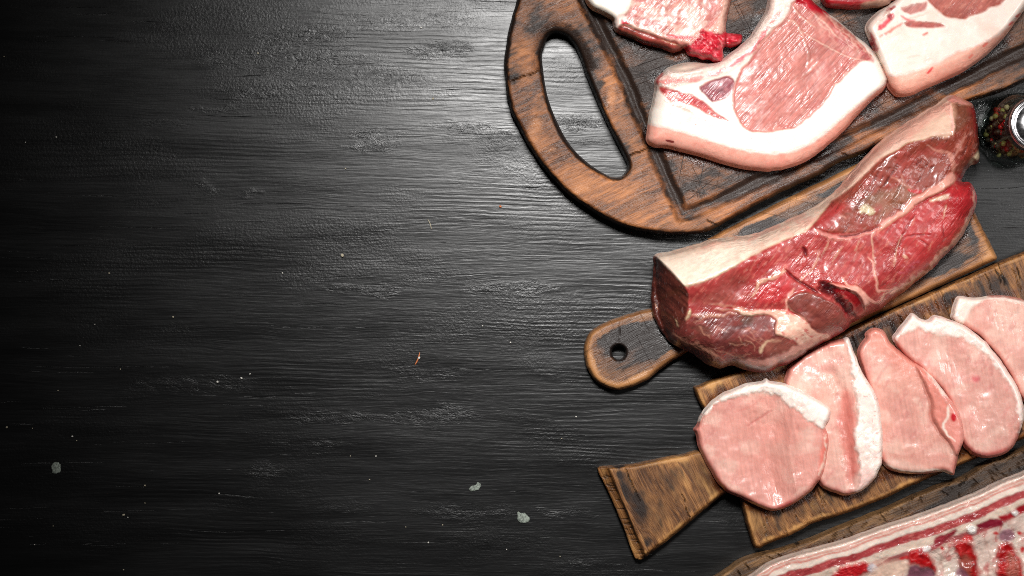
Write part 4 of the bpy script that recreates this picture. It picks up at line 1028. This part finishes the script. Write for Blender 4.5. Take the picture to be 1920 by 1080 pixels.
    s.region(D_(1440, 722, 1490, 730, 1550, 764, 1552, 790, 1530, 785, 1500, 758), (253, 242, 234), 6, wob=6, amt=.7, dh=.0012)
    s.region(D_(1546, 806, 1556, 826, 1552, 866, 1540, 896, 1534, 890, 1540, 850), (236, 120, 108), 4, wob=3, amt=.8)
    s.stroke(D_(1547, 812, 1549, 836, 1545, 862, 1537, 890), 4, (250, 214, 200), 2, wob=5, amt=.8, wn=1.2)
    s.stroke(D_(1340, 892, 1366, 921, 1398, 936, 1424, 949), 5, (206, 86, 76), 3, amt=.7)  # lower-left edge reddened further, translucency put into the colour
    s.region(D_(1462, 950, 1480, 940, 1490, 946, 1474, 956), (204, 56, 66), 4, amt=.7)
    s.stroke(D_(1452, 770, 1440, 850, 1455, 920), 54, None, 46, dh=-.009, wn=0, wob=0)
    s.stroke(D_(1490, 760, 1480, 850, 1490, 910), 26, None, 24, dh=.003, wn=0, wob=0)
    slice_finish(s, 'round loin slice with a white fat crescent on top, frontmost beside the wedge handle', (1430, 835), 1307, 1555, .0125, .0125)
slices()

def ribs():
    top = D_(1398, 1092, 1414, 1078, 1445, 1056, 1492, 1040, 1554, 1023, 1601, 1009, 1648, 991, 1711, 971, 1757, 955, 1820, 931, 1882, 902, 1920, 887, 2060, 828)
    out = top + D_(2120, 960, 2080, 1220, 1700, 1270, 1420, 1260, 1370, 1150)
    s = Slab(out, 2.0, edge_wob=1.2, seed=151)
    U, V, D = s.U, s.V, s.D
    s.fill((230, 206, 194), 'rib_side')
    dt, _ = poly_dist(U, V, np.array(top), False)
    dt = dt + 4.5 * fbm(U / 46, V / 46, 160, 3) + 1.2 * fbm(U / 10, V / 10, 163, 2)
    wv = 2.5 * fbm(U / 60, V / 60, 161, 3)
    def band(a, b, c, f=1.5, amt=1.0, part=None, dh=0):
        m = smooth(a - f, a + f, dt) * (1 - smooth(b - f, b + f, dt)) * amt
        s.put(m, c, part, dh); return m
    s.noise((216, 170, 158), 14, 34, 0, .5, .6, -20, None, 1); s.noise((238, 226, 212), 16, 18, 0, .5, .7, 0, None, 2); s.noise((190, 84, 84), 12, 26, .2, .55, .7, -20, None, 3)
    band(-5, 40, (236, 212, 198), 1, 1, 'fat_layer')
    band(7, 10.5, (216, 140, 124), 1.2, .8); band(12.5, 16.5 , (214, 130, 116), 1.2, .85); band(17, 27, (242, 222, 208), 2)
    m = band(27, 42, (176, 70, 72), 2, 1, 'lean_layer', -.0004)
    s.noise((146, 46, 52), 22, 8, 0, .5, .6, 24, m, 4); s.noise((214, 120, 112), 16, 4, .2, .5, .6, 24, m, 5)
    band(43, 55, (232, 208, 190), 2, 1, 'fat_layer')
    m = band(57, 69, (164, 62, 68), 2, .9, 'lean_layer'); s.noise((228, 196, 178), 40, 8, 0, .3, .9, 24, m, 6)
    # ribs sawn open, membrane, purple muscle
    B = 'rib_bone'
    def blob(p, c, f=6, part=B, dh=.0026, wob=6, n1=None):
        a = s.region(p, c, f, part, dh, wob)
        if part == B:
            s.noise((224, 60, 60), 9, 8, .05, .45, .7, 0, a, len(p)); s.noise((130, 2, 10), 12, 10, .2, .5, .7, 0, a, len(p) + 3)
        return a
    blob(D_(1560, 1082, 1572, 1068, 1596, 1056, 1620, 1052, 1634, 1060, 1624, 1076, 1590, 1092, 1565, 1096), (196, 24, 34))
    s.region(D_(1626, 1066, 1636, 1056, 1646, 1064, 1634, 1074), (214, 208, 216), 3, wob=2)
    blob(D_(1702, 1050, 1708, 1038, 1724, 1032, 1740, 1038, 1752, 1054, 1756, 1076, 1740, 1066, 1720, 1060, 1704, 1062), (192, 16, 22), dh=.003)
    s.region(D_(1704, 1064, 1730, 1062, 1752, 1074, 1744, 1094, 1704, 1092), (140, 88, 104), 3, 'purple_muscle', wob=3)
    blob(D_(1782, 1020, 1794, 1016, 1812, 1016, 1822, 1028, 1832, 1048, 1836, 1080, 1830, 1110, 1806, 1110, 1800, 1060, 1792, 1034), (182, 20, 22))
    s.region(D_(1794, 1054, 1812, 1044, 1824, 1056, 1818, 1080, 1796, 1074), (176, 118, 98), 7, B, wob=8, amt=.55)
    blob(D_(1870, 1034, 1880, 1020, 1892, 1016, 1906, 1034, 1916, 1060, 1918, 1110, 1872, 1110, 1868, 1060), (178, 16, 20))
    s.region(D_(1888, 1044, 1900, 1036, 1910, 1060, 1906, 1090, 1886, 1080), (184, 128, 108), 7, B, wob=8, amt=.55)
    s.region(D_(1752, 1012, 1770, 1002, 1792, 994, 1788, 1004, 1766, 1020, 1754, 1026), (150, 44, 56), 3, 'lean_layer', wob=3)
    s.region(D_(1832, 984, 1846, 976, 1862, 972, 1880, 978, 1876, 988, 1856, 990, 1838, 992), (132, 28, 48), 3, 'purple_muscle', wob=3)
    s.region(D_(1874, 1000, 1890, 992, 1902, 1000, 1896, 1012, 1876, 1014), (166, 120, 132), 4, 'purple_muscle', wob=4)
    s.region(D_(1872, 968, 1890, 964, 1910, 950, 1930, 940, 1930, 952, 1900, 970, 1880, 976), (166, 30, 40), 3, 'lean_layer', wob=3)
    s.region(D_(1814, 992, 1822, 985, 1831, 990, 1829, 1000, 1818, 1002), (248, 244, 240), 2.5, 'cartilage', .002, 1.5)
    s.region(D_(1896, 962, 1904, 957, 1910, 962, 1904, 968), (246, 240, 236), 2.5, 'cartilage', .0015, 1.5)
    s.region(D_(1730, 1028, 1742, 1024, 1744, 1032, 1732, 1034), (240, 232, 228), 2.5, 'cartilage', .001, 1.5)
    s.region(D_(1804, 1010, 1818, 1004, 1826, 1014, 1812, 1016), (214, 60, 62), 4, wob=4)
    s.region(D_(1640, 1062, 1690, 1050, 1700, 1070, 1660, 1096, 1630, 1096), (240, 206, 184), 7, wob=6, amt=.8)
    s.region(D_(1790, 1070, 1804, 1064, 1818, 1084, 1800, 1092), (150, 98, 118), 4, 'purple_muscle', wob=4, amt=.8)
    for x, y in ((1692, 1046), (1912, 1000), (1918, 1030), (1766, 1028), (1868, 1000), (1700, 1044)):
        s.region([(x - 5, y), (x, y - 4), (x + 5, y), (x, y + 4)], (206, 54, 56), 2.5, wob=4, k=x)
    for i, p in enumerate((D_(1850, 1014, 1856, 1050, 1850, 1090), D_(1762, 1040, 1770, 1070), D_(1900, 1026, 1912, 1044), D_(1844, 1000, 1850, 1030))):
        s.stroke(p, 3, (196, 160, 146), 2, wob=5, amt=.7, dh=-.001, k=i)
    T = .022
    z = Z4 + T * round_prof(D, 6, .55) - .0001 * np.maximum(dt - 40, 0).clip(0, 60) + s.h + (rough_h(s, .0024, 28) + rough_h(s, .0006, 10, 2)) * smooth(20, 70, dt) + rough_h(s, .0014, 26, 5)
    M = {'rib_side': RIB, 'fat_layer': LFAT, 'lean_layer': RIB, 'rib_bone': BONE, 'purple_muscle': RIB, 'cartilage': FAT}
    r = s.finish('pork_ribs', (1750, 1080), z, Z4 - .0005, M, 4, .001)
    tag(r, 'raw pork ribs with striped fat layers and sawn red bones, bottom right corner', 'ribs')
ribs()

# ------------------------------------------------------------------ spice jar
def lathe(prof, n=48, flute=None):
    v = []; f = []
    for i, (r, z) in enumerate(prof):
        for k in range(n):
            t = 2 * math.pi * k / n
            rr = r * (1 + (flute(i, t) if flute else 0))
            v.append((rr * math.cos(t), rr * math.sin(t), z))
    for i in range(len(prof) - 1):
        for k in range(n):
            a = i * n + k; b = i * n + (k + 1) % n
            f.append((a, b, b + n, a + n))
    return v, f

def jar():
    x, y, _ = to_world(1895, 247, 0.0)
    root = empty('spice_jar', (x, y, 0.0))
    tag(root, 'round glass jar of mixed peppercorns with a shiny metal lid, at the right edge', 'spice jar')
    b = NB('clear_glass')
    lw = b.n('ShaderNodeLayerWeight'); lw.inputs['Blend'].default_value = 0.5
    fac = b.math('ADD', b.math('MULTIPLY', b.math('POWER', lw.outputs['Facing'], 3.0), 0.9), 0.04)
    tr = b.n('ShaderNodeBsdfTransparent'); tr.inputs['Color'].default_value = (0.80, 0.84, 0.82, 1)
    gl = b.n('ShaderNodeBsdfGlossy'); gl.inputs['Roughness'].default_value = 0.06
    wv = b.noise(b.tc, 60, 2); nb = b.bump(wv, 0.25, 0.004); b.t.links.new(nb, gl.inputs['Normal']); b.t.links.new(nb, lw.inputs['Normal'])
    mx = b.n('ShaderNodeMixShader'); b.t.links.new(fac, mx.inputs[0]); b.t.links.new(tr.outputs[0], mx.inputs[1]); b.t.links.new(gl.outputs[0], mx.inputs[2])
    b.t.links.new(mx.outputs[0], b.out.inputs[0])
    prof = [(0.0, .003), (.024, .002), (.028, .0015), (.0305, .004), (.0312, .008), (.0308, .020), (.0300, .034), (.0285, .044), (.0255, .052), (.0225, .057), (.0215, .060), (.0215, .072)]
    prof = [(r * 1.09 if i < 8 else r * 1.03, z) for i, (r, z) in enumerate(prof)]
    inn = [(r - .0022 if r > .003 else 0, z + (.004 if i < 3 else 0)) for i, (r, z) in enumerate(prof)][::-1]
    fl = lambda i, t: .018 * math.cos(14 * t) if i in (3, 4, 5) or i in (17, 18, 19) else 0
    v, f = lathe(prof + inn, 84, fl)
    simple_obj('glass_body', v, f, b.m, root)
    m = NB('brushed_lid_metal'); n1 = m.noise(m.tc, 300, 3)
    m.bsdf(Base_Color=(.50, .49, .50, 1), Metallic=1.0, Roughness=m.step(n1, .3, .7, .2, .3))
    lp = [(.0226, .060), (.0234, .0605), (.0238, .063), (.0238, .078), (.0235, .0795), (.0225, .0802), (.0205, .0803), (.0195, .0792), (.0188, .0788), (.0180, .0793), (.0160, .0812), (.012, .0828), (.006, .0837), (.0001, .084)]
    v, f = lathe(lp, 72)
    lid = simple_obj('lid', v, f, m.m, root)
    v, f = lathe([(.0240, .0755), (.0246, .0762), (.0246, .0782), (.0240, .0790)], 72)
    simple_obj('lid_ring', v, f, m.m, lid)
    # peppercorns: three kinds, each a thing
    mats = {'red': plain_mat('red_pepper_skin', (176, 26, 22), .35, 0, .35, 500, .5), 'green': plain_mat('green_pepper_skin', (158, 146, 78), .5, 0, .3, 500, .7), 'dark': plain_mat('black_pepper_skin', (66, 48, 34), .55, 0, .4, 500, .9), 'pale': plain_mat('white_pepper_skin', (196, 172, 128), .5, 0, .25, 500, .5)}
    rnd = random.Random(12)
    meshes = {}
    import bmesh
    for k in mats:
        bm = bmesh.new(); bmesh.ops.create_icosphere(bm, subdivisions=3, radius=.0025)
        for vv in bm.verts:
            p = vv.co * 900
            w = math.sin(p.x * 2.1 + 3 * p.y) * math.cos(p.z * 2.7 + p.x) + .6 * math.sin(p.y * 4.1 - p.z * 3)
            vv.co *= 1 + (.03 if k == 'red' else .07) * w
        me = bpy.data.meshes.new('peppercorn'); bm.to_mesh(me); bm.free()
        for p in me.polygons: p.use_smooth = True
        me.materials.append(mats[k]); meshes[k] = me
    labs = {'red': 'glossy red peppercorn inside the glass jar', 'green': 'pale green peppercorn inside the glass jar', 'dark': 'wrinkled dark brown peppercorn inside the glass jar', 'pale': 'cream white peppercorn inside the glass jar'}
    pts = []; tries = 0
    while len(pts) < 150 and tries < 60000:
        tries += 1
        r = .0268 * math.sqrt(rnd.random()); t = rnd.random() * 2 * math.pi
        p = (r * math.cos(t), r * math.sin(t))
        z = .0092
        while any((p[0] - q[0]) ** 2 + (p[1] - q[1]) ** 2 + (z - q[2]) ** 2 < .0047 ** 2 for q in pts): z += .0008
        lim = .022 + .012 * (r / .0268)
        if z > lim: continue
        pts.append((p[0], p[1], z))
    for p in pts:
        k = rnd.choices(('red', 'green', 'dark', 'pale'), (3, 4, 5, 1.4))[0]
        o = bpy.data.objects.new('peppercorn', meshes[k])
        o.location = (x + p[0], y + p[1], p[2]); o.rotation_euler = (rnd.random() * 6, rnd.random() * 6, rnd.random() * 6)
        sc = rnd.uniform(.85, 1.08); o.scale = (sc, sc, sc * rnd.uniform(.9, 1))
        COL.objects.link(o)
        tag(o, labs[k], 'peppercorn', {'red': 'red peppercorns in the jar', 'green': 'green peppercorns in the jar', 'dark': 'dark peppercorns in the jar', 'pale': 'white peppercorns in the jar'}[k])
jar()

# ------------------------------------------------------------------ crumbs and flakes on the table
def small_things():
    import bmesh
    rnd = random.Random(31)
    mflake = plain_mat('chipped_primer', (138, 146, 136), .6, 0, .55, 700, .9)
    mwhite = plain_mat('salt_white', (226, 222, 212), .5, 0, .15, 900, .3)
    mtan = plain_mat('crumb_tan', (186, 176, 152), .6, 0, .25, 900, .4)
    morange = plain_mat('straw_orange', (206, 120, 72), .6, 0, .25, 900, .4)
    def flake(pts, th=1.0):
        u = np.array(pts, float); c = u.mean(0)
        sp = spline(pts, True, 4)
        sp = sp + 2.0 * np.stack([fbm(sp[:, 0] / 4, sp[:, 1] / 4, 4, 3), fbm(sp[:, 0] / 4, sp[:, 1] / 4, 9, 3)], 1)
        x0, y0, _ = to_world(c[0], c[1], 0)
        V = []; n = len(sp)
        for zf, k in ((0.0, 1.0), (.0006 * th, .96), (.0009 * th, .7)):
            for (a, b_) in sp:
                p = c + (np.array([a, b_]) - c) * k
                X, Y, _ = to_world(p[0], p[1], 0); V.append((X - x0, Y - y0, zf + (.0002 * rnd.random() if zf else 0)))
        V.append((0, 0, .0008 * th))
        F = []
        for l in range(2):
            for i in range(n):
                j = (i + 1) % n; F.append((l * n + j, l * n + i, (l + 1) * n + i, (l + 1) * n + j))
        for i in range(n): F.append((2 * n + (i + 1) % n, 2 * n + i, 3 * n))
        o = simple_obj('paint_flake', V, F, mflake); o.location = (x0, y0, .0001)
        return o
    o = flake(D_(97, 876, 101, 868, 110, 867, 114, 874, 113, 884, 106, 888, 99, 886)); tag(o, 'round grey paint flake alone near the dark left edge of the table', 'paint flake', 'grey paint flakes')
    o = flake(D_(879, 917, 884, 912, 892, 909, 896, 904, 902, 908, 899, 916, 890, 920, 881, 921)); tag(o, 'slim curved grey paint flake left of the wedge handle, the upper of two', 'paint flake', 'grey paint flakes')
    o = flake(D_(971, 961, 979, 962, 984, 962, 993, 970, 991, 978, 984, 981, 972, 976)); tag(o, 'wide greenish-grey paint flake left of the wedge handle, the lower of two', 'paint flake', 'grey paint flakes')
    def stick(name, a, b_, r, m, lab, cat):
        xa, ya, _ = to_world(a[0], a[1], 0); xb, yb, _ = to_world(b_[0], b_[1], 0)
        cx, cy = (xa + xb) / 2, (ya + yb) / 2; L = math.hypot(xb - xa, yb - ya); ang = math.atan2(yb - ya, xb - xa)
        V = []; F = []; seg = 7; n = 8
        for i in range(seg + 1):
            t = i / seg
            rr = r * (.45 + .55 * math.sin(math.pi * (0.08 + .84 * t)))
            bend = .06 * L * math.sin(math.pi * t)
            for k in range(n):
                q = 2 * math.pi * k / n
                V.append((L * (t - .5), bend + rr * math.cos(q), r + rr * math.sin(q) * .8))
        for i in range(seg):
            for k in range(n): F.append((i * n + k, (i + 1) * n + k, (i + 1) * n + (k + 1) % n, i * n + (k + 1) % n))
        F.append(tuple(range(n))); F.append(tuple(seg * n + k for k in range(n))[::-1])
        o = simple_obj(name, V, F, m); o.location = (cx, cy, 0); o.rotation_euler = (0, 0, ang); tag(o, lab, cat)
    stick('straw_sliver', (787, 661), (778, 684), .0007, morange, 'orange straw sliver with a pale crumb touching it, mid table', 'straw')
    stick('straw_sliver', (802, 411), (809, 430), .0004, mtan, 'thin tan straw sliver on black table left of the big board', 'straw')
    def crumb_mesh(m, seed):
        bm = bmesh.new(); bmesh.ops.create_icosphere(bm, subdivisions=2, radius=.001)
        r2 = random.Random(seed)
        for v in bm.verts: v.co *= r2.uniform(.75, 1.2)
        me = bpy.data.meshes.new('crumb'); bm.to_mesh(me); bm.free(); me.materials.append(m)
        for p in me.polygons: p.use_smooth = True
        return me
    W, T_, O = crumb_mesh(mwhite, 1), crumb_mesh(mtan, 2), crumb_mesh(morange, 3)
    spec = [(408, 716, W, 2.2), (453, 709, W, 1.9), (469, 701, W, 1.5), (642, 479, T_, 3.0), (957, 642, W, 1.7), (1080, 781, W, 1.5), (205, 512, T_, 1.5), (325, 594, T_, 2.0), (484, 100, T_, 1.8), (812, 185, T_, 1.9), (938, 387, O, 2.2), (136, 818, W, 1.7), (144, 826, T_, 1.4),
            (232, 965, T_, 2.2), (240, 970, W, 1.4), (13, 801, T_, 2.0), (786, 671, W, 2.6), (272, 910, T_, 1.6), (411, 925, W, 1.3), (65, 1021, W, 1.4), (790, 52, W, 1.7), (530, 512, W, 1.4), (106, 257, W, 1.4), (48, 267, W, 1.3), (8, 106, T_, 1.3), (520, 1018, T_, .0),
            (705, 855, W, 1.2), (693, 899, T_, 1.2), (803, 1017, W, 1.5), (830, 984, T_, 1.1), (1050, 1043, T_, 1.2), (657, 855, T_, 1.0), (1083, 347, W, 1.4), (1072, 378, T_, 1.5), (100, 986, T_, 1.2), (272, 943, T_, 1.1), (226, 692, T_, 1.2), (109, 732, T_, 1.3), (648, 316, T_, 1.4), (905, 611, W, 1.2),
            (1053, 822, T_, 1.1), (950, 1030, W, 1.0), (761, 988, T_, 1.1), (232, 1068, T_, 1.2), (61, 803, T_, 1.1), (178, 608, W, 1.0), (150, 648, W, 1.0)]
    names = {W.name: ('tiny white crumb scattered on the black table', 'white crumbs on the table'), T_.name: ('tiny tan crumb scattered on the black table', 'tan crumbs on the table'), O.name: ('single orange crumb on black table left of the big board', None)}
    for (u, v, me, s) in spec:
        if s <= 0: continue
        x, y, _ = to_world(u, v, 0)
        o = bpy.data.objects.new('crumb', me); o.location = (x, y, .0006 * s * .7)
        s *= .74
        o.scale = (s * .68 * rnd.uniform(.8, 1.3), s * .68 * rnd.uniform(.8, 1.2), s * .45); o.rotation_euler = (0, 0, rnd.random() * 6)
        COL.objects.link(o)
        lab, g = names[me.name]
        tag(o, lab, 'crumb', g)
small_things()
